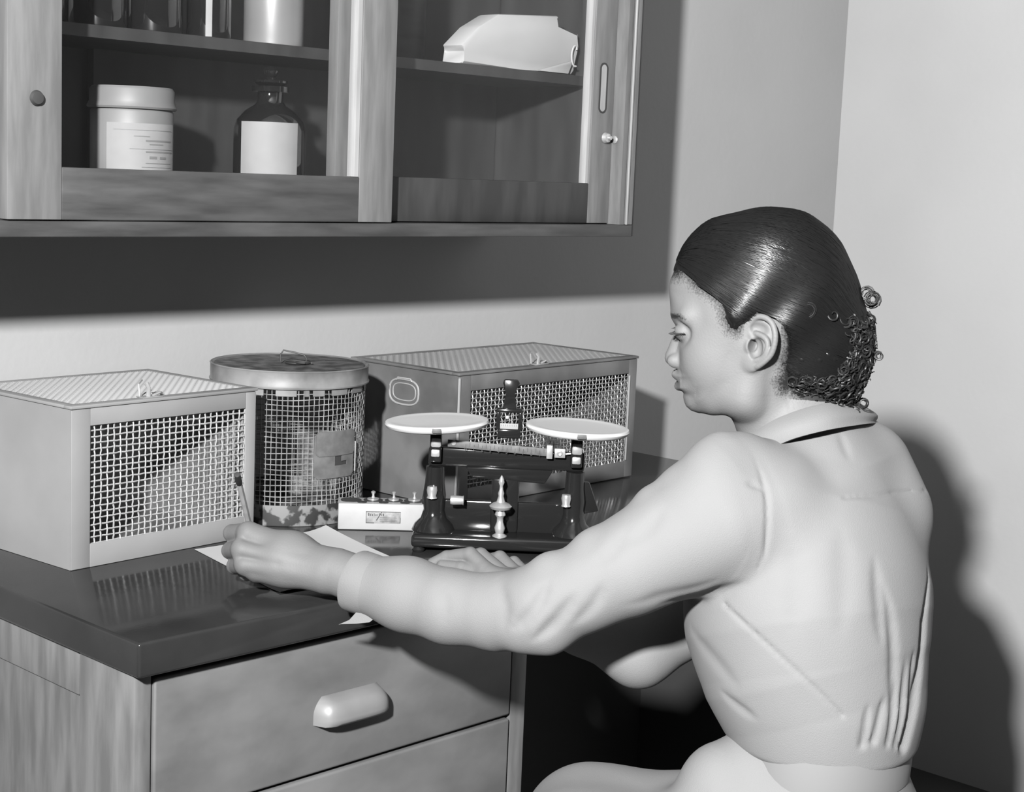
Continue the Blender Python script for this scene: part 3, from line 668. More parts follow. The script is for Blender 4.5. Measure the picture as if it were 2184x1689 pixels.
class Field:
    """ordered ops: ('u' union | 's' subtract | 'd' displace, primitive, k)"""
    def __init__(s): s.ops = []
    def u(s, p, k=0.01): s.ops.append(('u', p, k)); return s
    def s_(s, p, k=0.005): s.ops.append(('s', p, k)); return s
    def groove(s, pts, w, A): s.ops.append(('g', (np.array(pts, float), w), A)); return s
    def fn(s, f): s.ops.append(('f', f, 0)); return s
    def _apply(s, op, v, P):
        t, p, k = op
        if t == 'u': return smin(v, p(P), k)
        if t == 's': return smax(v, -p(P), k)
        if t == 'g':
            pts, w = p[:2]; am = p[2] if len(p) > 2 else np.ones(len(pts)); g = None
            for a, b, ka, kb in zip(pts[:-1], pts[1:], am[:-1], am[1:]):
                ba = b-a; X, Y, Z = P[0]-a[0], P[1]-a[1], P[2]-a[2]
                h = np.clip((X*ba[0]+Y*ba[1]+Z*ba[2])/(float(ba@ba)+1e-12), 0, 1)
                m = ka+(kb-ka)*h; ww = w*(0.45+0.55*m)
                d2 = (X-h*ba[0])**2+(Y-h*ba[1])**2+(Z-h*ba[2])**2
                e = m*np.exp(-d2/ww**2); g = e if g is None else np.maximum(g, e)
            return v + k*g
        return p(v, P)
    def at(s, P):
        v = np.full(np.broadcast(*P).shape, 1.0)
        for op in s.ops: v = s._apply(op, v, P)
        return v
    def grid(s, lo, hi, h):
        ax = [np.arange(lo[i], hi[i]+h, h, dtype=f32) for i in range(3)]
        V = np.full([len(a) for a in ax], 1.0, f32)
        for op in s.ops:
            t, p, k = op
            if t in 'us': a, b = p.box(); m = max(k, 0.0)+3*h; m = max(m, 0.012)
            elif t == 'g': a, b = p[0].min(0), p[0].max(0); m = p[1]*2.6
            else: a, b = np.array(lo)-1, np.array(hi)+1; m = 0
            sl = []
            for i in range(3):
                i0 = int(np.searchsorted(ax[i], a[i]-m)); i1 = int(np.searchsorted(ax[i], b[i]+m)); sl.append(slice(i0, i1))
            sub = V[tuple(sl)]
            if sub.size == 0: continue
            if t == 'f':                      # only near the surface
                ii = np.argwhere(np.abs(V) < 0.034)
                Q = tuple(ax[j][ii[:, j]].astype(np.float64) for j in range(3))
                V[tuple(ii.T)] = p(V[tuple(ii.T)].astype(np.float64), Q); continue
            P = (ax[0][sl[0]][:, None, None], ax[1][sl[1]][None, :, None], ax[2][sl[2]][None, None, :])
            if t == 'g':                      # each stretch of the fold in its own small box
                pts, w = p[:2]; am = p[2] if len(p) > 2 else np.ones(len(pts)); G = np.zeros(sub.shape, f32)
                for a1, b1, ka, kb in zip(pts[:-1], pts[1:], am[:-1], am[1:]):
                    l1, h1 = np.minimum(a1, b1)-w*2.4, np.maximum(a1, b1)+w*2.4
                    s2 = [slice(int(np.searchsorted(ax[i][sl[i]], l1[i])), int(np.searchsorted(ax[i][sl[i]], h1[i]))) for i in range(3)]
                    if G[tuple(s2)].size == 0: continue
                    Pq = (P[0][s2[0]], P[1][:, s2[1]], P[2][:, :, s2[2]]); ba = b1-a1
                    X, Y, Z = Pq[0]-f32(a1[0]), Pq[1]-f32(a1[1]), Pq[2]-f32(a1[2])
                    h_ = np.clip((X*f32(ba[0])+Y*f32(ba[1])+Z*f32(ba[2]))/f32(float(ba@ba)+1e-12), 0, 1); m_ = f32(ka)+f32(kb-ka)*h_
                    d2 = (X-h_*f32(ba[0]))**2+(Y-h_*f32(ba[1]))**2+(Z-h_*f32(ba[2]))**2
                    G[tuple(s2)] = np.maximum(G[tuple(s2)], m_*np.exp(-d2/(f32(w)*(0.45+0.55*m_))**2))
                V[tuple(sl)] = sub+f32(k)*G; continue
            V[tuple(sl)] = s._apply(op, sub, P)
        return V, ax
    def hit(s, x, y, d0, d1, n=400):           # depth at which a line of sight meets the surface
        r = ray(x, y); ds = np.linspace(d0, d1, n); Q = CAM[:, None]+r[:, None]*ds[None]
        v = s.at((Q[0], Q[1], Q[2])); i = np.argmax(v < 0)
        return ds[i] if v.min() < 0 else ds[np.argmin(v)]
def nets(V, ax):
    S = V < 0; nx_, ny_, nz_ = V.shape
    c = np.zeros((nx_-1, ny_-1, nz_-1), np.int8)
    for i in (0, 1):
        for j in (0, 1):
            for k in (0, 1): c += S[i:nx_-1+i, j:ny_-1+j, k:nz_-1+k]
    act = np.argwhere((c > 0) & (c < 8)); n = len(act)
    idx = np.full(c.shape, -1, np.int32); idx[tuple(act.T)] = np.arange(n)
    cor = [(i, j, k) for i in (0, 1) for j in (0, 1) for k in (0, 1)]
    val = np.stack([V[act[:, 0]+i, act[:, 1]+j, act[:, 2]+k] for i, j, k in cor], 1).astype(np.float64)
    acc = np.zeros((n, 3)); cnt = np.zeros(n)
    for a in range(8):
        for b in range(a+1, 8):
            d = np.array(cor[b])-np.array(cor[a])
            if np.abs(d).sum() != 1: continue
            va, vb = val[:, a], val[:, b]; m = (va < 0) != (vb < 0)
            t = np.where(m, va/(va-vb+1e-20), 0)
            acc += np.where(m[:, None], np.array(cor[a])[None]+t[:, None]*d[None], 0); cnt += m
    loc = acc/cnt[:, None]
    h = ax[0][1]-ax[0][0]
    P = np.stack([ax[i][0]+(act[:, i]+loc[:, i])*h for i in range(3)], 1)
    F = []
    for a in range(3):
        b, c_ = (a+1) % 3, (a+2) % 3
        s0 = [slice(None)]*3; s1 = [slice(None)]*3; s0[a] = slice(0, -1); s1[a] = slice(1, None)
        for q in (b, c_): s0[q] = slice(1, -1); s1[q] = slice(1, -1)
        A, B = S[tuple(s0)], S[tuple(s1)]
        for flip, m in ((0, A & ~B), (1, ~A & B)):
            e = np.argwhere(m)
            if not len(e): continue
            o = e.copy(); o[:, b] += 1; o[:, c_] += 1
            def cell(db, dc):
                g = o.copy(); g[:, b] += db; g[:, c_] += dc; return idx[tuple(g.T)]
            q = np.stack([cell(-1, -1), cell(0, -1), cell(0, 0), cell(-1, 0)], 1)
            F.append(q[:, ::-1] if flip else q)
    F = np.concatenate(F)
    return P, F
def np_mesh(name, P, F):
    me = bpy.data.meshes.new(name); me.vertices.add(len(P)); me.vertices.foreach_set('co', np.ascontiguousarray(P, dtype=f32).ravel())
    me.loops.add(F.size); me.loops.foreach_set('vertex_index', np.ascontiguousarray(F, dtype=np.int32).ravel())
    me.polygons.add(len(F)); me.polygons.foreach_set('loop_start', np.arange(0, F.size, F.shape[1], dtype=np.int32))
    me.polygons.foreach_set('use_smooth', np.ones(len(F), bool)); me.update(calc_edges=True); me.validate(); return me
def attr(me, name, v):
    a = me.attributes.new(name, 'FLOAT', 'POINT'); a.data.foreach_set('value', np.ascontiguousarray(v, dtype=f32))
LUT = {}
def sd_poly(poly, x, y):
    """table look-up of sd_exact, half-millimetre cells"""
    key = id(poly)
    if key not in LUT:
        g_ax = np.arange(-0.30, 0.30, 0.0006); LUT[key] = (poly, sd_exact(poly, g_ax[:, None], g_ax[None, :]))
    T_ = LUT[key][1]; n = T_.shape[0]
    fx = np.clip((x+0.30)/0.0006, 0, n-1.001); fy = np.clip((y+0.30)/0.0006, 0, n-1.001)
    fx, fy = np.broadcast_arrays(fx, fy)
    i = fx.astype(np.int32); j = fy.astype(np.int32); p = fx-i; q = fy-j
    return (T_[i, j]*(1-p)+T_[i+1, j]*p)*(1-q)+(T_[i, j+1]*(1-p)+T_[i+1, j+1]*p)*q
def sd_exact(poly, x, y):
    """signed distance to a closed polygon in 2-D (inside negative), any broadcastable x, y"""
    d = np.full(np.broadcast(x, y).shape, 1e9); s = np.zeros(d.shape, bool); n = len(poly)
    for i in range(n):
        ax_, ay = poly[i]; bx_, by_ = poly[(i+1) % n]; ex, ey = bx_-ax_, by_-ay
        wx, wy = x-ax_, y-ay; t = np.clip((wx*ex+wy*ey)/(ex*ex+ey*ey+1e-12), 0, 1)
        d = np.minimum(d, (wx-ex*t)**2+(wy-ey*t)**2)
        c = ((y >= ay) & (y < by_)) | ((y < ay) & (y >= by_))
        s ^= c & (x < ax_+ex*(y-ay)/(ey if abs(ey) > 1e-12 else 1e-12))
    d = np.sqrt(d); return np.where(s, -d, d)
def spline(pts, n, closed=False):
    P = np.array(pts, float); out = []; m = len(P); segs = m if closed else m-1
    for i in range(segs):
        g = lambda j: P[j % m] if closed else P[min(max(j, 0), m-1)]
        p0, p1, p2, p3 = g(i-1), g(i), g(i+1), g(i+2)
        for t in np.arange(n)/n: out.append(0.5*((2*p1)+(-p0+p2)*t+(2*p0-5*p1+4*p2-p3)*t*t+(-p0+3*p1-3*p2+p3)*t**3))
    if not closed: out.append(P[-1])
    return np.array(out)

# ------------------------------------------------------------------ materials of the figure
def skin_mat():
    m = mat('skin', 0.155, 0.62, spec=0.25, bump=0.12, bscale=420); nt = m.node_tree; bs = nt.nodes['Principled BSDF']
    at = nt.nodes.new('ShaderNodeAttribute'); at.attribute_name = 'dark'
    tc = nt.nodes.new('ShaderNodeTexCoord'); nz = nt.nodes.new('ShaderNodeTexNoise'); nz.inputs['Scale'].default_value = 500; nz.inputs['Detail'].default_value = 2
    nt.links.new(tc.outputs['Object'], nz.inputs['Vector'])
    # the dark attribute is thresholded against fine noise so that hairline and brow break up into short hairs
    ad = nt.nodes.new('ShaderNodeMath'); ad.operation = 'ADD'; nt.links.new(at.outputs['Fac'], ad.inputs[0])
    sb = nt.nodes.new('ShaderNodeMath'); sb.operation = 'MULTIPLY_ADD'; sb.inputs[1].default_value = 0.9; sb.inputs[2].default_value = -0.45
    nt.links.new(nz.outputs[0], sb.inputs[0]); nt.links.new(sb.outputs[0], ad.inputs[1])
    mr = nt.nodes.new('ShaderNodeMapRange'); mr.inputs['From Min'].default_value = 0.25; mr.inputs['From Max'].default_value = 0.75
    nt.links.new(ad.outputs[0], mr.inputs['Value'])
    lp = nt.nodes.new('ShaderNodeAttribute'); lp.attribute_name = 'lip'
    m1 = nt.nodes.new('ShaderNodeMix'); m1.data_type = 'RGBA'; m1.inputs['A'].default_value = (SK, SK, SK, 1); m1.inputs['B'].default_value = (SK*0.45, SK*0.45, SK*0.45, 1)
    nt.links.new(lp.outputs['Fac'], m1.inputs['Factor'])
    m2 = nt.nodes.new('ShaderNodeMix'); m2.data_type = 'RGBA'; m2.inputs['B'].default_value = (0.008, 0.008, 0.008, 1)
    nt.links.new(mr.outputs[0], m2.inputs['Factor']); nt.links.new(m1.outputs['Result'], m2.inputs['A']); nt.links.new(m2.outputs['Result'], bs.inputs['Base Color'])
    bs.inputs['Subsurface Weight'].default_value = 0.0
    return m
SK = 0.082
M['skin'] = skin_mat()
M['hair'] = mat('black_hair', 0.007, 0.27, spec=0.22)
M['curl'] = mat('curly_black_hair', 0.010, 0.5, spec=0.3)
M['cloth'] = mat('white_cotton', 0.148, 0.85, 0.154, 14, bump=0.25, bscale=900)
M['belt'] = mat('white_cotton_belt', 0.15, 0.85)
M['eye'] = mat('eyeball', 0.05, 0.15)  # dark all over: iris plus the shade under the lid in one colour
M['seam'] = mat('seam_stitching', 0.30, 0.9)
M['shoe'] = mat('shoe_leather', 0.3, 0.4)

# ------------------------------------------------------------------ the seated woman: shared landmarks
def pt(x, y, d): return ond(x, y, d)
up = np.array([0, 0, 1.0])
HZ = pt(1640, 700, 1.880)                    # middle of the head
fa = math.radians(-36.0)                     # she looks down and to the left, at her writing hand
hF = np.array([math.sin(fa), math.cos(fa), 0]); hV = -np.array([math.cos(fa), -math.sin(fa), 0])  # forward; towards her left (our) side
# the traced head follows the slight roll of the camera
rl = math.radians(-2.37)
hU = hF*math.cos(rl) - up*math.sin(rl)*0 ; hU = hF.copy(); hW = up.copy()
def rot2(a):                                 # rotate (forward, up) in the sagittal plane
    global hU, hW
    hU, hW = hF*math.cos(a)+up*math.sin(a), -hF*math.sin(a)+up*math.cos(a)
rot2(math.radians(-2.37)*-1.0)
S_ = 1.880/FPX
def H(px, py, v=0.0): return HZ + hU*((1640-px)*S_) + hW*((700-py)*S_) + hV*v
def toH(P):
    X, Y, Z = P[0]-HZ[0], P[1]-HZ[1], P[2]-HZ[2]
    return (X*hU[0]+Y*hU[1]+Z*hU[2], X*hV[0]+Y*hV[1]+Z*hV[2], X*hW[0]+Y*hW[1]+Z*hW[2])
def h2(pts): return [((1640-x)*S_, (700-y)*S_) for x, y in pts]
Hrot = np.array([hU, hV, hW])
L_sh, R_sh = pt(1612, 1085, 1.815), np.array([1.730, 1.120, TOP+0.115])
L_el, R_el = pt(1140, 1308, 1.80), pt(1362, 1390, 1.975)
L_wr, R_wr = pt(716, 1222, 1.925), pt(1120, 1258, 2.035)
tf = math.radians(-18); tF = np.array([math.sin(tf), math.cos(tf), 0]); tL = np.array([math.cos(tf), -math.sin(tf), 0])

# ---- head and neck
prof = [(1430, 590), (1421.5, 616), (1420.5, 632), (1422.8, 650), (1426, 668), (1429, 688), (1432, 697), (1437, 704), (1442, 713), (1444, 722), (1440, 733), (1435, 747), (1430.6, 762.5), (1426, 776), (1425.3, 785), (1428.4, 793), (1436, 799), (1447, 801.5), (1454, 804), (1452, 810), (1447, 816.5), (1448.6, 822), (1455, 827), (1461, 830.5), (1457, 835), (1456, 843), (1460, 849), (1469, 852.5), (1473, 856), (1473, 865), (1476, 875), (1481, 884), (1492.5, 892), (1510.5, 896), (1537.5, 893), (1558, 887), (1569, 888), (1577, 896), (1586, 909), (1592, 922), (1602, 945), (1640, 1000), (1850, 1000), (1842, 930), (1828, 880), (1800, 820), (1798, 760), (1795, 640), (1762, 545), (1700, 482), (1640, 463), (1560, 474), (1490, 506), (1452, 548)]
profH = h2(prof)
head = Field()
head.u(Ell(H(1612, 636), (0.0945, 0.073, 0.094), Hrot), 0)
head.u(Ell(H(1690, 650), (0.062, 0.066, 0.078), Hrot), 0.02)
head.u(Ell(H(1562, 742), (0.0520, 0.0605, 0.080), Hrot), 0.03)
head.u(Ell(H(1560, 812), (0.050, 0.050, 0.040), Hrot), 0.03)
for sv in (1, -1):                            # jaw, cheek, brow
    head.u(Cone(H(1508, 866, 0.010*sv), H(1608, 842, 0.043*sv), 0.020, 0.019), 0.016)
    head.u(Cone(H(1608, 840, 0.043*sv), H(1625, 745, 0.053*sv), 0.019, 0.016), 0.022)
    head.u(Ell(H(1520, 764, 0.034*sv), (0.023, 0.017, 0.025), Hrot), 0.025)
    head.u(Cone(H(1446, 690, 0.010*sv), H(1470, 686, 0.040*sv), 0.008, 0.009), 0.018)
head.u(Ell(H(1500, 864), (0.016, 0.022, 0.017), Hrot), 0.018)
head.u(Ell(H(1494, 829), (0.0215, 0.0265, 0.025), Hrot), 0.018)
head.u(Cone(H(1457, 722), H(1447, 783), 0.0082, 0.0125), 0.009)      # bridge to tip of the nose
# neck and the slope to the shoulders
head.u(Cone(H(1680, 800), H(1714, 905), 0.042, 0.047, hU, 1.22), 0.012)
head.u(Cone(H(1712, 905), H(1735, 990), 0.050, 0.062, hU, 1.2), 0.03)
head.u(Cone(H(1668, 790, 0.044), H(1645, 930, 0.018), 0.012, 0.011), 0.014).u(Cone(H(1790, 860), H(1800, 960), 0.03, 0.04), 0.03)
def profile_fix(v, P):
    a, b, c = toH(P)
    at0 = None
    # correction that makes the middle section follow the traced profile, fading sideways
    Q = [HZ[i]+a*hU[i]+c*hW[i] for i in range(3)]
    base = head_base.at((Q[0], Q[1], Q[2]))
    s2 = sd_poly(profH, a, c)
    py = 700-c/S_; px = 1640-a/S_
    nose = np.exp(-((py-768)/30.0)**2)*(px < 1475); mouth = np.exp(-((py-833)/17.0)**2)
    sg = 0.034-0.0220*np.exp(-((py-772)/32.0)**4)*(1/(1+np.exp((px-1480)/8.0))) - 0.012*mouth*(px < 1500) - 0.016*np.exp(-((py-716)/14.0)**2)*(px < 1480)
    wgt = np.exp(-(np.abs(b)/sg)**2.4)
    return v+(s2-base)*wgt
head_base = Field(); head_base.ops = list(head.ops)
class BoxOp:                                  # limits the profile correction to the front of head and neck
    pass
head.fn(profile_fix)
for sv in (1, -1):
    head.u(Ell(H(1453.5, 787, 0.0130*sv), (0.0115, 0.0070, 0.0085), Hrot), 0.004)      # wing of the nose
    head.s_(Ell(H(1445, 799.5, 0.0085*sv), (0.0055, 0.0032, 0.0028), Hrot), 0.002)   # nostril
    head.s_(Ell(H(1457, 722, 0.034*sv), (0.010, 0.013, 0.0095), Hrot), 0.014)         # eye socket
    head.u(Ell(H(1464.5, 719, 0.0275*sv), (0.0120, 0.0125, 0.0110), Hrot), 0.007)       # closed-down upper lid
    head.groove([H(1448, 722, 0.0215*sv), H(1444, 726, 0.031*sv), H(1450, 727, 0.039*sv), H(1466, 724, 0.0435*sv)], 0.0013, 0.0018)
    head.groove([H(1447, 709, 0.022*sv), H(1447, 707, 0.031*sv), H(1455, 707, 0.040*sv), H(1472, 711, 0.045*sv)], 0.0012, 0.0012)
    head.groove([H(1466, 788, 0.0200*sv), H(1470, 800, 0.0235*sv), H(1474, 812, 0.026*sv)], 0.004, 0.0012)
    head.u(Cone(H(1451, 817, 0.006*sv), H(1467, 827, 0.020*sv), 0.0034, 0.0020), 0.005)   # upper lip
    head.u(Cone(H(1460, 842, 0.005*sv), H(1472, 834, 0.018*sv), 0.0040, 0.0020), 0.005)   # lower lip
    head.groove([H(1455, 829.5, 0.0), H(1462, 830, 0.012*sv), H(1474, 831, 0.023*sv)], 0.0018, 0.0021)
# ---- ears
def ear(sv):
    def E(x, y, dv=0.0): return H(x, y, sv*(0.0665+max(0, x-1595)*S_*0.50+dv))
    n = np.cross(E(1650, 700)-E(1600, 700), E(1620, 760)-E(1620, 680)); n /= np.linalg.norm(n); a1 = E(1650, 700)-E(1600, 700); a1 /= np.linalg.norm(a1); R_ = np.array([a1, n, np.cross(a1, n)])
    head.u(Ell(E(1622, 716, -0.002), (0.0165, 0.0040, 0.0255), R_), 0.006)
    head.u(Ell(E(1611, 763, -0.001), (0.0100, 0.0040, 0.0095), R_), 0.006)
    head.s_(Ell(E(1614, 732, 0.004), (0.0080, 0.0085, 0.0120), R_), 0.002)
    head.s_(Ell(E(1618, 691, 0.003), (0.0105, 0.0048, 0.0065), R_), 0.003)
    hx = spline([E(1606, 712, 0.001), E(1599, 700, 0.0), E(1597, 684, 0.001), E(1608, 669, 0.002), E(1625, 666, 0.003), E(1641, 675, 0.004), E(1650, 695, 0.005), E(1651, 718, 0.005), E(1646, 740, 0.004), E(1634, 757, 0.003), E(1622, 769, 0.001)], 3)
    for p, q in zip(hx[:-1], hx[1:]): head.u(Cone(p, q, 0.0030, 0.0030), 0.0018)
    ah = spline([E(1612, 701, 0.001), E(1628, 706, 0.003), E(1637, 716, 0.004), E(1637, 735, 0.004), E(1630, 750, 0.002), E(1618, 757, 0.001)], 3)
    for p, q in zip(ah[:-1], ah[1:]): head.u(Cone(p, q, 0.0027, 0.0027), 0.002)
    head.u(Ell(E(1600, 729, 0.003), (0.0042, 0.0035, 0.0065), R_), 0.003)
    head.s_(Ell(E(1607, 728, 0.001), (0.0034, 0.012, 0.0075), R_), 0.0012)
ear(1); ear(-1)

# ---- hair
hairline = [(1416, 603), (1437, 601), (1447, 590), (1462, 596), (1480, 613), (1512, 627), (1538, 647), (1549, 679), (1560, 696), (1571, 700), (1580, 686), (1596, 676), (1612, 655), (1640, 660), (1664, 676), (1677, 700), (1682, 740), (1680, 775), (1672, 800), (1680, 815), (1697, 814), (1712, 832), (1745, 848), (1790, 852), (1850, 860), (1925, 850), (1925, 560), (1830, 430), (1640, 400), (1420, 430), (1380, 560)]
hairP = h2(hairline)
hsil = [(1425, 609), (1430, 582), (1440, 549), (1459.6, 516), (1489, 486), (1519, 473), (1552, 463), (1585.6, 451.5), (1619, 446.5), (1665, 447), (1695, 453), (1725, 470), (1748, 486), (1771, 509.5), (1791, 543), (1808, 572.5), (1818, 595), (1830, 630), (1845, 665), (1858, 700), (1860, 745), (1850, 785), (1838, 820), (1825, 845), (1760, 850), (1600, 850), (1480, 760), (1440, 640)]
hsilP = spline(h2(hsil), 3, closed=True)
hb = Field()
hb.u(Ell(H(1620, 632), (0.1045, 0.0805, 0.1005), Hrot), 0)
hb.u(Ell(H(1702, 660), (0.068, 0.074, 0.082), Hrot), 0.02)
hb.u(Ell(H(1755, 735), (0.054, 0.062, 0.062), Hrot), 0.02)
hb.u(Ell(H(1560, 650), (0.066, 0.0665, 0.062), Hrot), 0.02)
hair = Field(); hair.ops = list(hb.ops)
def hair_fix(v, P):
    a, b, c = toH(P)
    Q = [HZ[i]+a*hU[i]+c*hW[i] for i in range(3)]
    s2 = sd_poly(hsilP, a, c); v = v+(s2-hb.at((Q[0], Q[1], Q[2])))*np.exp(-(np.abs(b)/0.045)**2.2)
    # combed waves: ridges that run from the brow to the nape
    ph = np.arctan2(b, c+0.010-a*0.25)
    t = (a+0.02)/0.1
    wv = 0.5*np.sin(ph*21+1.3*np.sin(t*3.0)) + 0.5*np.sin(ph*47+2.1*np.sin(t*2.2+1))
    v = v + 0.0009*wv
    # soft S-wave over the temple and lumps of curl at the nape
    v = v + 0.0022*np.sin(a*95+c*60)*np.exp(-((c-0.01)/0.05)**2)*(np.abs(b) > 0.02)
    nap = 1/(1+np.exp(-(-c-0.002)/0.008))*(a < -0.01)
    v = v + nap*0.0014*(np.sin(a*330+b*120)*np.sin(c*300+b*90)+0.5*np.sin(b*420+c*200))
    return smax(v, sd_poly(hairP, a, c)+0.0012*np.sin(a*900)*np.sin(c*700+b*300), 0.008)
hair.fn(hair_fix)

# ---- body under the clothes
trunk = Field()
neck = H(1735, 990)
trunk.u(Cone(L_sh, neck, 0.045, 0.05), 0).u(Cone(neck, R_sh, 0.05, 0.045), 0.04)
chest = pt(1715, 1190, 1.905); waist = pt(1752, 1570, 1.865); hip = waist+np.array([0.0, -0.005, -0.155])
trunk.u(Cone(neck-up*0.04, chest, 0.055, 0.085, tL, 1.3), 0.03).u(Cone(chest, waist, 0.085, 0.066, tL, 1.2), 0.03).u(Cone(waist, hip, 0.066, 0.095, tL, 1.3), 0.03)
L_kn = np.array([1.258, 1.112, TOP-0.264]); R_kn = np.array([1.420, 1.205, TOP-0.264])
L_hp = hip-tL*0.08-up*0.03; R_hp = hip+tL*0.08-up*0.03
for hp, kn in ((L_hp, L_kn), (R_hp, R_kn)):
    an = kn+np.array([-0.02, 0.06, -(kn[2]-0.10)])
    trunk.u(Cone(hp, kn, 0.078, 0.056), 0.03).u(Cone(kn, kn*0.45+an*0.55, 0.055, 0.045), 0.02).u(Cone(kn*0.45+an*0.55, an, 0.045, 0.033), 0.01)
for sh, el, wr in ((L_sh, L_el, L_el*0.25+L_wr*0.75), (R_sh, R_el, R_el*0.3+R_wr*0.7)):
    trunk.u(Cone(sh, el, 0.040, 0.028), 0.03).u(Cone(el, wr, 0.028, 0.022), 0.01)

# ---- left hand, closed round the pencil
def hand_left():
    f = Field(); k = 0.009
    W = pt(716, 1218, 1.925); W2 = pt(800, 1250, 1.907)
    f.u(Cone(W2, W, 0.0285, 0.0278), 0)
    mcp = [pt(530, 1136, 1.958), pt(516, 1171, 1.945), pt(522, 1205, 1.942), pt(549, 1222, 1.948)]
    car = [pt(680, 1192, 1.935), pt(682, 1210, 1.925), pt(685, 1227, 1.922), pt(690, 1232, 1.930)]
    rad = [(0.0165, 0.0135), (0.0165, 0.0130), (0.0155, 0.0120), (0.0150, 0.0110)]
    for m, c, (r0, r1) in zip(mcp, car, rad): f.u(Cone(c, m, r0, r1), 0.013)
    f.u(Ell(pt(625, 1190, 1.95), (0.034, 0.020, 0.030)), 0.02)
    pip = [pt(495, 1137, 1.990), pt(491, 1174, 1.985), pt(501, 1207, 1.980), pt(526, 1222, 1.985)]
    for m, p, (r0, r1) in zip(mcp, pip, rad): f.u(Cone(m, p, r1*0.92, r1*0.80), 0.004)
    dip = [pt(512, 1146, 2.012), pt(508, 1178, 2.008), pt(520, 1208, 2.003), pt(544, 1222, 2.000)]
    tip = [pt(532, 1152, 2.016), pt(530, 1182, 2.016), pt(542, 1208, 2.012), pt(564, 1222, 2.004)]
    for p, d, t in zip(pip, dip, tip): f.u(Cone(p, d, 0.0098, 0.0082), 0.003).u(Cone(d, t, 0.0082, 0.0070), 0.003)
    # thumb: from the wrist side behind the palm, its tip against the pencil
    tb = [pt(672, 1200, 1.955), pt(610, 1170, 1.990), pt(565, 1152, 2.012), pt(533, 1138, 2.020)]
    f.u(Cone(tb[0], tb[1], 0.018, 0.0145), 0.015).u(Cone(tb[1], tb[2], 0.0125, 0.0105), 0.006).u(Cone(tb[2], tb[3], 0.0105, 0.0085), 0.003)
    # tendons and the web of loose skin over the knuckles
    for m, c in zip(mcp, car):
        tw = (CAM-m)/np.linalg.norm(CAM-m); f.u(Cone(c+tw*0.0115, m+tw*0.0098, 0.0022, 0.0030), 0.010)
    for i in range(3):
        a, b = mcp[i], mcp[i+1]; tw = (CAM-a)/np.linalg.norm(CAM-a)
        f.groove([(a+b)/2+tw*0.010, (a+b)/2*0.55+(car[i]+car[i+1])/2*0.45+tw*0.015], 0.0050, 0.0016)
    return f
hl = hand_left()
# ---- right hand, resting on its fingertips beyond the sleeve
def g(x, y, z): return onz(x, y, z)
def hand_right():
    f = Field()
    W = R_wr; W2 = R_wr*0.75+R_el*0.25
    f.u(Cone(W2, W, 0.028, 0.026), 0)
    mcp = [pt(1048, 1228, 2.062), pt(1078, 1230, 2.080), pt(1104, 1230, 2.095), pt(1126, 1232, 2.105)]
    pip = [pt(1003, 1183, 2.088), pt(1025, 1184, 2.112), pt(1066, 1190, 2.125), pt(1096, 1200, 2.130)]
    dip = [pt(953, 1188, 2.104), pt(985, 1190, 2.128), pt(1036, 1196, 2.142), pt(1074, 1205, 2.140)]
    tip = [pt(923, 1201, 2.108), pt(962, 1201, 2.130), pt(1016, 1204, 2.145), pt(1052, 1209, 2.140)]
    for i in range(4):
        r = (0.0102, 0.0100, 0.0098, 0.0088)[i]
        f.u(Cone(W, mcp[i], 0.018, 0.0120), 0.012)
        f.u(Cone(mcp[i], pip[i], r*1.12, r*0.98), 0.003).u(Cone(pip[i], dip[i], r*0.96, r*0.84), 0.002).u(Cone(dip[i], tip[i], r*0.84, r*0.72), 0.002)
    f.u(Cone(pt(1100, 1250, 2.045), pt(1035, 1222, 2.068), 0.015, 0.0105), 0.008).u(Cone(pt(1035, 1222, 2.068), pt(985, 1212, 2.085), 0.0100, 0.0092), 0.003).u(Cone(pt(985, 1212, 2.085), pt(944, 1206, 2.098), 0.0092, 0.0078), 0.002)
    return f
hr = hand_right()
for f_ in (hl, hr):                            # skin rests on the bench top
    f_.fn(lambda v, P: smax(v, np.where(P[1] > 1.446, (TOP+0.0012)-P[2], -1.0), 0.001))

person = None
def field_mesh(f, lo, hi, h):
    V, ax = f.grid(lo, hi, h); return nets(V, ax)
def bounds(f, m=0.01):
    bs_ = [op[1].box() for op in f.ops if op[0] == 'u']; return np.min([b[0] for b in bs_], 0)-m, np.max([b[1] for b in bs_], 0)+m
parts = []
lo, hi = bounds(head, 0.004); lo = np.maximum(lo, HZ-np.array([0.16, 0.16, 0.17])); hi = np.minimum(hi, HZ+np.array([0.16, 0.16, 0.16]))
parts.append(field_mesh(head, lo, hi, HRES))
lo, hi = bounds(trunk, 0.02); parts.append(field_mesh(trunk, lo, hi, 0.010))
lo, hi = bounds(hl, 0.006); parts.append(field_mesh(hl, lo, hi, HRES*0.85))
lo, hi = bounds(hr, 0.006); parts.append(field_mesh(hr, lo, hi, HRES*0.85))
PV = np.concatenate([p for p, _ in parts]); off = np.cumsum([0]+[len(p) for p, _ in parts[:-1]])
PFc = np.concatenate([f_+o for (_, f_), o in zip(parts, off)])
root = np.array([hip[0], hip[1], 0.0])
me = np_mesh('person', PV-root, PFc)
a, b, c = toH((PV[:, 0], PV[:, 1], PV[:, 2])); px = 1640-a/S_; py = 700-c/S_
dark = np.zeros(len(PV)); lipa = np.zeros(len(PV)); nh = len(parts[0][0]); isH = np.arange(len(PV)) < nh
sdh = sd_poly(hairP, a, c)
dark = np.where(isH, np.clip(0.70-sdh/0.026, 0, 1), 0)
dark = np.where(isH & (np.abs(b) > 0.060) & (px > 1588) & (px < 1662) & (py > 655) & (py < 785) & (np.abs(b) > 0.068), 0, dark)
dark = np.where(isH & (px > 1690) & (py > 835), 0.15, dark)
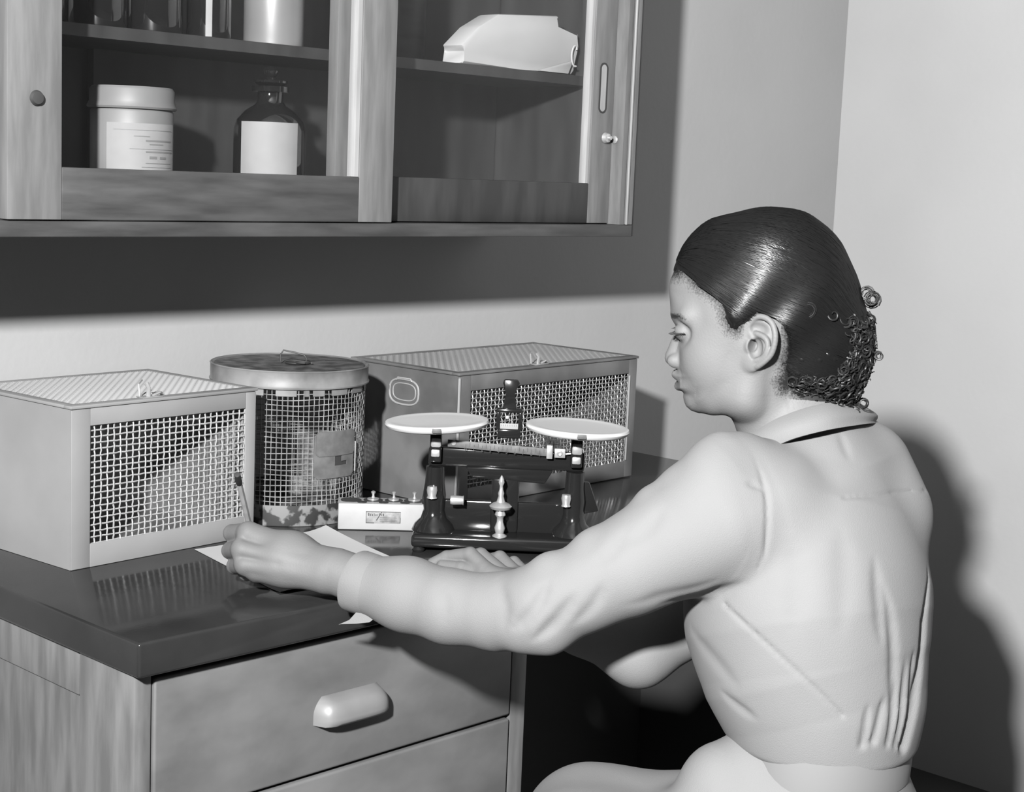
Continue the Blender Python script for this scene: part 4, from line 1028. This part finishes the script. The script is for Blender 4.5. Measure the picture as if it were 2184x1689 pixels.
# eyebrow
bd_ = np.abs(py-(691-0.30*np.clip(px-1432, 0, 18)+0.35*np.clip(px-1452, 0, 40)))
brow = np.clip(1.0-bd_/9.0, 0, 1)**0.6*(px > 1424)*(np.abs(b) > 0.006)*(a > 0.08)*np.clip((1476-px)/34, 0, 1)**0.7
dark = np.maximum(dark, np.where(isH, brow*0.88, 0))
lip = np.clip(1.6-np.abs(py-(831+(px-1455)*0.0))/10.0, 0, 1)*(px < 1478)*(np.abs(b) < 0.024)*(py > 813)*(py < 850)
lipa = np.where(isH, lip*0.75, 0)
attr(me, 'dark', dark); attr(me, 'lip', lipa)
person = link('person', me, M['skin']); person.location = Vector(root)
tag(person, 'young woman in a white long-sleeved dress sitting at the bench, writing with a pencil', 'person')

def add_np(name, P, F, m, parent, **kw):
    me = np_mesh(name, P-np.array(wloc(parent)), F); return link(name, me, M[m], parent, **kw)
lo, hi = bounds(hair, 0.008)
P, F = field_mesh(hair, lo, hi, HRES*1.15)
hairo = add_np('hair', P, F, 'hair', person)
# strands combed back over the shell, and ringlets at the nape
def hair_hit(D, O):                           # outward search from inside the head along D
    lo_ = np.zeros(len(D)); hi_ = np.full(len(D), 0.19)
    ts = np.linspace(0.02, 0.19, 30); best = np.zeros(len(D))
    for _ in range(16):
        mid = (lo_+hi_)/2; Q = O[None]+D*mid[:, None]; v = hairs.at((Q[:, 0], Q[:, 1], Q[:, 2])); ins = v < 0
        lo_ = np.where(ins, mid, lo_); hi_ = np.where(ins, hi_, mid)
    return O[None]+D*lo_[:, None]
hairs = Field(); hairs.ops = list(hb.ops)
def hs_fix(v, P):
    a, b, c = toH(P); Q = [HZ[i]+a*hU[i]+c*hW[i] for i in range(3)]
    v = v+(sd_poly(hsilP, a, c)-hb.at((Q[0], Q[1], Q[2])))*np.exp(-(np.abs(b)/0.045)**2.2)
    return v + 0.0022*np.sin(a*95+c*60)*np.exp(-((c-0.01)/0.05)**2)*(np.abs(b) > 0.02)
hairs.fn(hs_fix)
O = H(1640, 690)
f0 = np.array([(1640-1440)*S_, 0, (700-590)*S_]); f0 /= np.linalg.norm(f0)      # where the strands start
b0 = np.array([(1640-1840)*S_, 0, (700-760)*S_]); b0 /= np.linalg.norm(b0)      # and where they gather
ns, nt_ = NSTR, 26
ph = np.repeat(rng.uniform(-2.25, 2.25, ns), nt_); T = np.tile(np.linspace(0, 1, nt_), ns)
jit = np.repeat(rng.uniform(0, 1, ns), nt_); st = np.repeat(rng.uniform(0.0, 0.25, ns), nt_); T = st+(1-st)*T
ph2 = ph+0.05*np.sin(T*9+jit*6)
ang = math.acos(np.clip(f0@b0, -1, 1)); e1 = (b0-f0*(f0@b0)); e1 /= np.linalg.norm(e1)
# great half-circles through both gathering points, turned by ph about the chord between them
axis_ = (b0-f0)/np.linalg.norm(b0-f0); midd = (f0+b0); midd = midd/np.linalg.norm(midd); side = np.cross(axis_, midd)
R1 = 0.5*np.linalg.norm(b0-f0); cen = (f0+b0)/2
th = (1-T)*PI
bul = math.sqrt(max(1-R1**2, 0))
Dl = cen[None] + axis_[None]*(-R1*np.cos(PI-th)*-1)[:, None]*-1
Dl = cen[None] - axis_[None]*(R1*np.cos(T*PI))[:, None] + (midd[None]*np.cos(ph2)[:, None]+side[None]*np.sin(ph2)[:, None])*(0.95*np.sin(T*PI))[:, None]
Dl /= np.linalg.norm(Dl, axis=1)[:, None]
Dw = Dl[:, 0:1]*hU[None]+Dl[:, 1:2]*hV[None]+Dl[:, 2:3]*hW[None]
SP = hair_hit(Dw, O)+Dw*(0.0004+0.0012*jit[:, None])
a_, b_, c_ = toH((SP[:, 0], SP[:, 1], SP[:, 2])); okm = (sd_poly(hairP, a_, c_) < 0.001).reshape(ns, nt_)
SPs = SP.reshape(ns, nt_, 3); Dn = Dw.reshape(ns, nt_, 3); sv_, sf_ = [], []
cnt_ = 0
for i in range(ns):
    m = okm[i]; j = 0
    while j < nt_:
        if not m[j]: j += 1; continue
        e = j
        while e < nt_ and m[e]: e += 1
        if e-j >= 4:
            q = SPs[i, j:e]; t = np.gradient(q, axis=0); t /= np.linalg.norm(t, axis=1)[:, None]+1e-9
            w = np.cross(t, Dn[i, j:e]); w /= np.linalg.norm(w, axis=1)[:, None]+1e-9
            r = 0.00042*np.minimum(1, np.minimum(np.arange(e-j), np.arange(e-j)[::-1])*0.5+0.25)[:, None]
            L_ = q-w*r; C_2 = q+Dn[i, j:e]*r*1.0; R_2 = q+w*r; n = e-j
            sv_ += [L_, C_2, R_2]; k = np.arange(n-1)
            sf_ += [np.stack([cnt_+k, cnt_+k+1, cnt_+n+k+1, cnt_+n+k], 1), np.stack([cnt_+n+k, cnt_+n+k+1, cnt_+2*n+k+1, cnt_+2*n+k], 1)]
            cnt_ += 3*n
        j = e
add_np('combed_strands', np.concatenate(sv_), np.concatenate(sf_), 'hair', hairo, kind='stuff')
g_ = MB(); r2 = random.Random(8)
def ringlet(c, nrm, r, turns, rad, drift):
    n = np.array(nrm, float); n /= np.linalg.norm(n); u = np.cross(n, [0.3, 0.2, 1.0]); u /= np.linalg.norm(u); v = np.cross(n, u)
    a0 = r2.uniform(0, 6); pts = []
    N = int(12*turns)
    for i in range(N+1):
        t = i/N; a = a0+t*turns*2*PI; rr_ = r*(1-0.45*t)
        pts.append(np.array(c)+u*rr_*math.cos(a)+v*rr_*math.sin(a)+n*drift*t)
    g_.tube(pts, [rad*(0.5+0.5*math.sin(PI*min(1, 0.15+0.85*i/N))) for i in range(N+1)], 5)
NR = 700
RX = np.array([(r2.uniform(1690, 1862), r2.uniform(650, 848), r2.uniform(-1, 1)) for _ in range(NR)])
Q0 = H(1745, 725)
RD = np.array([(lambda d: d/(np.linalg.norm(d)+1e-9)*0.6)(H(x, y)-H(1740, 720))+hV*v for x, y, v in RX]); RD /= np.linalg.norm(RD, axis=1)[:, None]
l1, h1 = np.zeros(NR), np.full(NR, 0.12)
for _ in range(14):
    mid = (l1+h1)/2; Qp = Q0[None]+RD*mid[:, None]; ins = hair.at((Qp[:, 0], Qp[:, 1], Qp[:, 2])) < 0
    l1 = np.where(ins, mid, l1); h1 = np.where(ins, h1, mid)
for i in range(NR):
    p = Q0+RD[i]*l1[i]; a1_, b1_, c1_ = toH(p)
    if 700-c1_/S_ < 650+max(0, 1770-(1640-a1_/S_))*0.35: continue
    ringlet(p, RD[i]+np.array([r2.uniform(-.5, .5) for _ in range(3)]), r2.uniform(0.004, 0.0085), r2.uniform(0.7, 1.5), r2.uniform(0.0008, 0.0013), r2.uniform(0.002, 0.009))
for cx_, cy_, rr_ in ((1846, 617, 0.0105), (1846, 617, 0.0085), (1846, 616, 0.0065), (1832, 605, 0.008), (1845, 662, 0.008), (1872, 735, 0.005), (1852, 836, 0.006), (1838, 856, 0.006)):
    for q in range(3): ringlet(H(cx_+r2.uniform(-2, 2), cy_+r2.uniform(-2, 2), 0.012+r2.uniform(-.006, .006)), hV+np.array([r2.uniform(-.25, .25) for _ in range(3)]), rr_, 1.5, 0.0008, 0.004)
for q in range(5):                            # thin flyaway ring over the side of the hair
    ringlet(H(1711, 642, 0.079), hV, 0.0098, 1.1, 0.0003, 0.001)
g_.build('ringlets', M['curl'], hairo, kind='stuff')
# lashes, eyeball
for sv in (1, -1):
    MB().lathe([(0, -0.0108)]+[(0.0108*math.sin(PI*k/16), -0.0108*math.cos(PI*k/16)) for k in range(1, 16)]+[(0, 0.0108)], H(1467, 722, 0.0275*sv), 24).build('eyeball', M['eye'], person)
g2 = MB()
for sv in (1, -1):
    for i in range(26):
        t = i/25; p0 = spline([H(1447, 720.5, 0.0225*sv), H(1439.5, 722, 0.031*sv), H(1445, 723, 0.039*sv), H(1463, 720.5, 0.0440*sv)], 10)[int(t*29)]
        d = hU*0.006*(1-0.6*t)+hV*sv*0.0045*t-hW*0.0026
        g2.tube([p0-d*0.2, p0+d*0.5, p0+d*1.0+hW*0.0006], [0.00035, 0.0003, 0.0001], 4)
    g2.tube(list(spline([H(1447, 721, 0.0220*sv), H(1440, 722.5, 0.031*sv), H(1445, 723.5, 0.0395*sv), H(1466, 721, 0.0442*sv)], 8)), 0.0007, 5)
g2.build('eyelashes', M['ink'], person, kind='stuff')

# ---- the dress: bodice with sleeves
dr_ = Field()
# trunk of the bodice, bloused over the belt
tc_ = [(pt(1745, 1020, 1.925), 0.062, 1.6), (pt(1738, 1100, 1.915), 0.097, 1.38), (pt(1724, 1220, 1.895), 0.123, 1.14), (pt(1722, 1330, 1.885), 0.124, 1.12), (pt(1738, 1430, 1.875), 0.107, 1.12), (pt(1762, 1515, 1.868), 0.091, 1.12), (pt(1764, 1600, 1.866), 0.088, 1.12)]
for (a, ra, sa), (b, rb, sb_) in zip(tc_[:-1], tc_[1:]): dr_.u(Cone(a, b, ra, rb, tL, (sa+sb_)/2), 0.05)
dr_.u(Cone(pt(1640, 1040, 1.835), pt(1730, 975, 1.90), 0.050, 0.050), 0.035)
dr_.u(Cone(pt(1745, 975, 1.94), R_sh, 0.050, 0.058), 0.04)
dr_.u(Cone(pt(1850, 998, 1.93), pt(1900, 1085, 1.91), 0.050, 0.045), 0.04)
sl = [(pt(1618, 1092, 1.815), 0.073), (pt(1535, 1112, 1.800), 0.0670), (pt(1445, 1152, 1.795), 0.0600), (pt(1340, 1208, 1.792), 0.0510), (pt(1240, 1257, 1.795), 0.0440), (pt(1160, 1290, 1.800), 0.0430), (pt(1060, 1305, 1.83), 0.0395), (pt(960, 1294, 1.855), 0.0388), (pt(870, 1268, 1.885), 0.0395), (pt(805, 1252, 1.903), 0.0362)]
for (a, ra), (b, rb) in zip(sl[:-1], sl[1:]): dr_.u(Cone(a, b, ra, rb), 0.022)
dr_.u(Cone(pt(1566, 975, 1.815), pt(1538, 970, 1.80), 0.024, 0.024), 0.025)          # gathered sleeve head
dr_.u(Cone(pt(1575, 1010, 1.805), pt(1530, 1030, 1.79), 0.035, 0.04), 0.03)
dr_.u(Cone(pt(1168, 1352, 1.790), pt(1120, 1348, 1.795), 0.019, 0.019), 0.025)        # sag under the elbow
sr = [(R_sh, 0.062), (pt(1560, 1250, 2.03), 0.056), (R_el, 0.040), (R_el*0.5+R_wr*0.5, 0.038), (R_wr*0.8+R_el*0.2, 0.031)]
for (a, ra), (b, rb) in zip(sr[:-1], sr[1:]): dr_.u(Cone(a, b, ra, rb), 0.02)
for x, y, d, r in ((1390, 1068, 1.795, 0.012), (1450, 1040, 1.80, 0.02), (1170, 1212, 1.79, 0.014), (1262, 1166, 1.79, 0.016)):
    dr_.u(Ell(pt(x, y, d), (r, r, r)), 0.018)
dr_.u(Cone(H(1722, 905), H(1740, 985), 0.053, 0.080, hU, 1.10), 0.03)
# folds: cut as grooves where the surface lies
def fold(pts, w, A, d0=1.5, d1=2.3):
    q = [pt(x, y, dr_base.hit(x, y, d0, d1)) for x, y in pts]; q = spline(q, 4); n = len(q); tt = np.linspace(0, 1, n)
    am = np.minimum(1, np.minimum(tt, 1-tt if pts[-1][1] < 1575 else 1)*3.2)**1.3 if w > 0.0025 else np.ones(n)
    dr_.ops.append(('g', (q, w, am), A))
dr_base = Field(); dr_base.ops = list(dr_.ops)
for pts, w, A in [
    ([(1603, 965), (1622, 1010), (1634, 1060), (1636, 1110), (1630, 1180), (1606, 1232)], 0.0028, 0.0035),      # armhole seam
    ([(1590, 1030), (1610, 1036), (1632, 1046)], 0.003, 0.003),
    ([(1975, 1048), (1920, 1050), (1860, 1058), (1800, 1062)], 0.0022, 0.0022),                              # yoke seam
    ([(1545, 1288), (1600, 1340), (1670, 1405), (1740, 1470), (1795, 1525)], 0.0022, 0.0028),               # side seam
    ([(1790, 920), (1800, 950), (1812, 985)], 0.006, 0.002),
    ([(1600, 1238), (1530, 1262), (1470, 1275), (1400, 1290)], 0.010, 0.004),
    ([(1540, 1232), (1470, 1258), (1400, 1275), (1320, 1290)], 0.008, 0.0022),
    ([(1880, 1240), (1900, 1330), (1905, 1440), (1898, 1560)], 0.007, 0.0045),
    ([(1862, 1180), (1875, 1290), (1880, 1380)], 0.008, 0.0035),
    ([(1888, 1480), (1876, 1530), (1862, 1580)], 0.004, 0.005), ([(1912, 1450), (1905, 1520), (1895, 1585)], 0.004, 0.006),
    ([(1932, 1400), (1925, 1500), (1912, 1588)], 0.0045, 0.006), ([(1950, 1380), (1945, 1480), (1928, 1590)], 0.005, 0.008),
    ([(1978, 1205), (1974, 1300), (1962, 1420), (1946, 1530), (1930, 1590)], 0.0065, 0.016),
    ([(1535, 1470), (1575, 1505), (1620, 1535)], 0.006, 0.0025), ([(1850, 1500), (1846, 1550), (1838, 1588)], 0.004, 0.004),
    ([(1090, 1345), (1140, 1300), (1175, 1235)], 0.008, 0.0045), ([(1130, 1370), (1190, 1320), (1230, 1262)], 0.007, 0.0045), ([(1215, 1335), (1265, 1290), (1290, 1240)], 0.007, 0.003),
    ([(1060, 1230), (1080, 1290), (1075, 1350)], 0.008, 0.002), ([(930, 1240), (950, 1290), (940, 1340)], 0.008, 0.0018),
    ([(1420, 1080), (1380, 1130), (1330, 1160)], 0.010, 0.0025), ([(1340, 1125), (1310, 1175), (1260, 1210)], 0.009, 0.0025),
    ([(1690, 1150), (1700, 1250), (1690, 1350)], 0.014, 0.0022), ([(1790, 1120), (1800, 1230), (1790, 1360)], 0.014, 0.0022),
    ([(1470, 1330), (1520, 1400), (1580, 1470)], 0.010, 0.002)]:
    fold(pts, w, A)
bc0 = pt(1755, 1590, 1.864)
# openings: neck and the two wrists
nk = H(1712, 905)
dr_.s_(Cone(H(1665, 800), H(1716, 896), 0.050, 0.052, hU, 1.14), 0.006)
cb = sl[-1][0]; cdn = pt(760, 1238, 1.917)-cb; CL_ = float(np.linalg.norm(cdn)); cdn /= CL_
cr_ = (R_wr-R_el)/np.linalg.norm(R_wr-R_el)
dr_.s_(Cone(R_wr+cr_*0.06, R_wr-cr_*0.02, 0.05, 0.0275), 0.002)
bel_z = pt(1755, 1586, 1.864)[2]
dr_.fn(lambda v, P: smax(v, np.where((P[0]-bc0[0])**2+(P[1]-bc0[1])**2 < 0.22**2, bel_z-P[2], -1.0)+0*v, 0.010))
lo, hi = bounds(dr_, 0.012)
P, F = field_mesh(dr_, lo, hi, CRES)
dress = add_np('dress', P, F, 'cloth', person)
# collar
cc = [((1597, 925, 1.885), (1586, 954, 1.872)), ((1648, 886, 1.858), (1634, 958, 1.826)), ((1708, 865, 1.846), (1696, 934, 1.806)), ((1768, 851, 1.854), (1764, 916, 1.812)), ((1812, 851, 1.887), (1822, 906, 1.846)), ((1838, 866, 1.925), (1856, 902, 1.890)), ((1834, 872, 1.972), (1866, 906, 1.95)), ((1795, 874, 2.010), (1836, 915, 2.02)), ((1715, 892, 2.02), (1735, 922, 2.05)), ((1630, 922, 1.975), (1618, 950, 1.995))]
tp_ = spline([pt(*a) for a, b in cc], 6); bt_ = spline([pt(*b) for a, b in cc], 6); n = len(tp_)
ctr = np.mean(tp_, 0); vs = []; m_ = 7
def csec(i):
    t, b = tp_[i], bt_[i]; o = (b+t)/2-ctr; o[2] = 0; o /= np.linalg.norm(o)+1e-9
    out = [t-o*0.004-up*0.030, t-o*0.003-up*0.010, t-o*0.002]
    for k in range(m_): q = k/(m_-1); out.append(t*(1-q)+b*q+o*(0.003+0.009*math.sin(PI*min(1, q*1.15))))
    out += [b+o*0.000-up*0.001, b*0.6+t*0.4+o*0.001]
    return out
cs = [csec(i) for i in range(n)]; mm = len(cs[0]); vs = [tuple(p) for s in cs for p in s]
fs = [(i*mm+k, i*mm+k+1, (i+1)*mm+k+1, (i+1)*mm+k) for i in range(n-1) for k in range(mm-1)]
MB().raw(vs, fs).build('collar', M['cloth'], dress, angle=70)
# cuff: a separate band round the left wrist
ua = np.cross(cdn, up); ua /= np.linalg.norm(ua); ub = np.cross(ua, cdn); nC = 56; vs = []
rows = [(-0.012, 0.0352), (0.004, 0.0366), (0.010, 0.0374), (CL_*0.6, 0.0378), (CL_-0.003, 0.0382), (CL_, 0.0376), (CL_-0.0005, 0.0358), (CL_*0.5, 0.0348), (0.002, 0.0335)]
for l_, r_c in rows:
    for k in range(nC):
        a = 2*PI*k/nC; w_ = 1+0.018*math.sin(3*a+1)*max(0, l_/CL_)+0.010*math.sin(7*a)*max(0, l_/CL_)
        p = cb+cdn*(l_+0.0015*math.sin(2*a+0.6)*max(0, l_/CL_))+(ua*math.cos(a)*1.0+ub*math.sin(a)*0.98)*r_c*w_; vs.append(tuple(p))
MB().raw(vs, [(j*nC+k, j*nC+(k+1) % nC, (j+1)*nC+(k+1) % nC, (j+1)*nC+k) for j in range(len(rows)-1) for k in range(nC)]).build('cuff', M['cloth'], dress, angle=60)
# turned-up cuff corner hanging below the left wrist
tw = (CAM-cb)/np.linalg.norm(CAM-cb)
tri = [pt(762, 1303, 1.895), pt(790, 1312, 1.885), pt(797, 1320, 1.885), pt(788, 1327, 1.886), pt(760, 1330, 1.890), pt(727, 1331, 1.895), pt(722, 1332, 1.896), pt(745, 1322, 1.893)]
vs = [p-tw*0.0008 for p in tri]+[p+tw*0.0012 for p in tri]; n = len(tri)
MB().raw(vs, [tuple(range(n))[::-1], tuple(range(n, 2*n))]+[(i, (i+1) % n, n+(i+1) % n, n+i) for i in range(n)]).build('cuff_tab', M['cloth'], dress)
# belt
bc_ = pt(1762, 1600, 1.864)
def ring(c, rd, s, z, n=64): return [tuple(c+tF*rd*math.cos(2*PI*k/n)+tL*rd*s*math.sin(2*PI*k/n)+up*z) for k in range(n)]
vs = []; n = 64
for rd, z in ((0.078, 0.0225), (0.094, 0.022), (0.0955, 0.0), (0.0945, -0.020), (0.088, -0.021)): vs += ring(bc_, rd, 1.2, z, n)
MB().raw(vs, [(j*n+k, j*n+(k+1) % n, (j+1)*n+(k+1) % n, (j+1)*n+k) for j in range(4) for k in range(n)]).build('belt', M['belt'], dress)
# skirt over hips and thighs
sk = Field()
sk.u(Cone(bc_-up*0.02, hip+up*0.02, 0.092, 0.112, tL, 1.2), 0).u(Cone(hip+up*0.02, hip-up*0.04, 0.112, 0.116, tL, 1.32), 0.04)
kt = [L_kn+up*0.010, R_kn+up*0.010]
sk.u(Cone(L_hp+up*0.02, L_kn, 0.098, 0.072), 0.05).u(Cone(R_hp+up*0.02, R_kn, 0.098, 0.072), 0.06)
sk.u(Cone((L_hp+R_hp)/2+up*0.02, (L_kn+R_kn)/2, 0.095, 0.066), 0.05)
sk.u(Cone(pt(1640, 1650, 1.86), pt(1540, 1668, 1.84), 0.05, 0.045), 0.05)
sk.u(Cone(L_kn, L_kn+np.array([-0.02, 0.03, -0.16]), 0.070, 0.085), 0.03).u(Cone(R_kn, R_kn+np.array([-0.02, 0.03, -0.16]), 0.070, 0.085), 0.05).u(Cone((L_kn+R_kn)/2, (L_kn+R_kn)/2+np.array([-0.02, 0.03, -0.16]), 0.070, 0.085), 0.05)
lo, hi = bounds(sk, 0.02); P, F = field_mesh(sk, lo, hi, 0.005); add_np('skirt', P, F, 'cloth', dress)
for kn in (L_kn, R_kn):
    an = kn+np.array([-0.02, 0.06, -(kn[2]-0.10)]); sf = Field(); t_ = an.copy(); t_[2] = 0.038
    sf.u(Cone(t_+np.array([0.01, -0.03, 0]), t_+np.array([-0.06, 0.15, -0.008]), 0.036, 0.028), 0).u(Cone(t_, an, 0.036, 0.034), 0.02).fn(lambda v, P: smax(v, -(P[2]-0.001)+0*P[0]+0*P[1], 0.004))
    lo, hi = bounds(sf, 0.01); lo[2] = -0.01; P, F = field_mesh(sf, lo, hi, 0.006); add_np('shoe', P, F, 'shoe', person)
# stool under her
sc_ = np.array([hip[0], hip[1], 0.0]); zs = hip[2]-0.172
st_ = thing('stool', 'plain round wooden stool under the seated woman', 'stool', sc_)
MB().lathe([(0, zs-0.03), (0.165, zs-0.03), (0.172, zs-0.022), (0.172, zs-0.006), (0.165, zs), (0, zs)], (sc_[0], sc_[1], 0), 48).build('seat', M['stool'], st_)
for k in range(4):
    a = PI/4+k*PI/2; MB().tube([sc_+np.array([0.12*math.cos(a), 0.12*math.sin(a), zs-0.031]), sc_+np.array([0.17*math.cos(a), 0.17*math.sin(a), 0.0])], [0.017, 0.013], 12).build('leg', M['stool'], st_)
MB().tube([sc_+np.array([0.148*math.cos(a), 0.148*math.sin(a), 0.2]) for a in np.linspace(0, 2*PI, 33)], 0.008, 8, caps=False).build('foot_ring', M['stool'], st_)

# ---- pencil
p0, p1 = pt(505.5, 1011, 1.968), onz(549, 1192, 0.0025)
ax_ = (p1-p0)/np.linalg.norm(p1-p0); Lp = float(np.linalg.norm(p1-p0)); r_ = 0.0037
pen = MB().lathe([(r_, 0.020), (r_, Lp-0.022), (0.0012, Lp-0.004), (0, Lp-0.0005), ], (0, 0, 0), 6, Matrix.Translation(Vector(p0)) @ Vector((0, 0, 1)).rotation_difference(Vector(ax_)).to_matrix().to_4x4()).build('pencil', M['pencil'], angle=20)
tag(pen, 'pencil with dark end held upright in the near hand', 'pencil')
pen['kind'] = 'thing'; del pen['kind']
mt = Matrix.Translation(Vector(p0)) @ Vector((0, 0, 1)).rotation_difference(Vector(ax_)).to_matrix().to_4x4()
MB().lathe([(0, 0), (r_*0.9, 0.0003), (r_*1.08, 0.001), (r_*1.08, 0.020), (r_, 0.0205)], (0, 0, 0), 16, mt).build('dark_end', M['rubber'], pen)
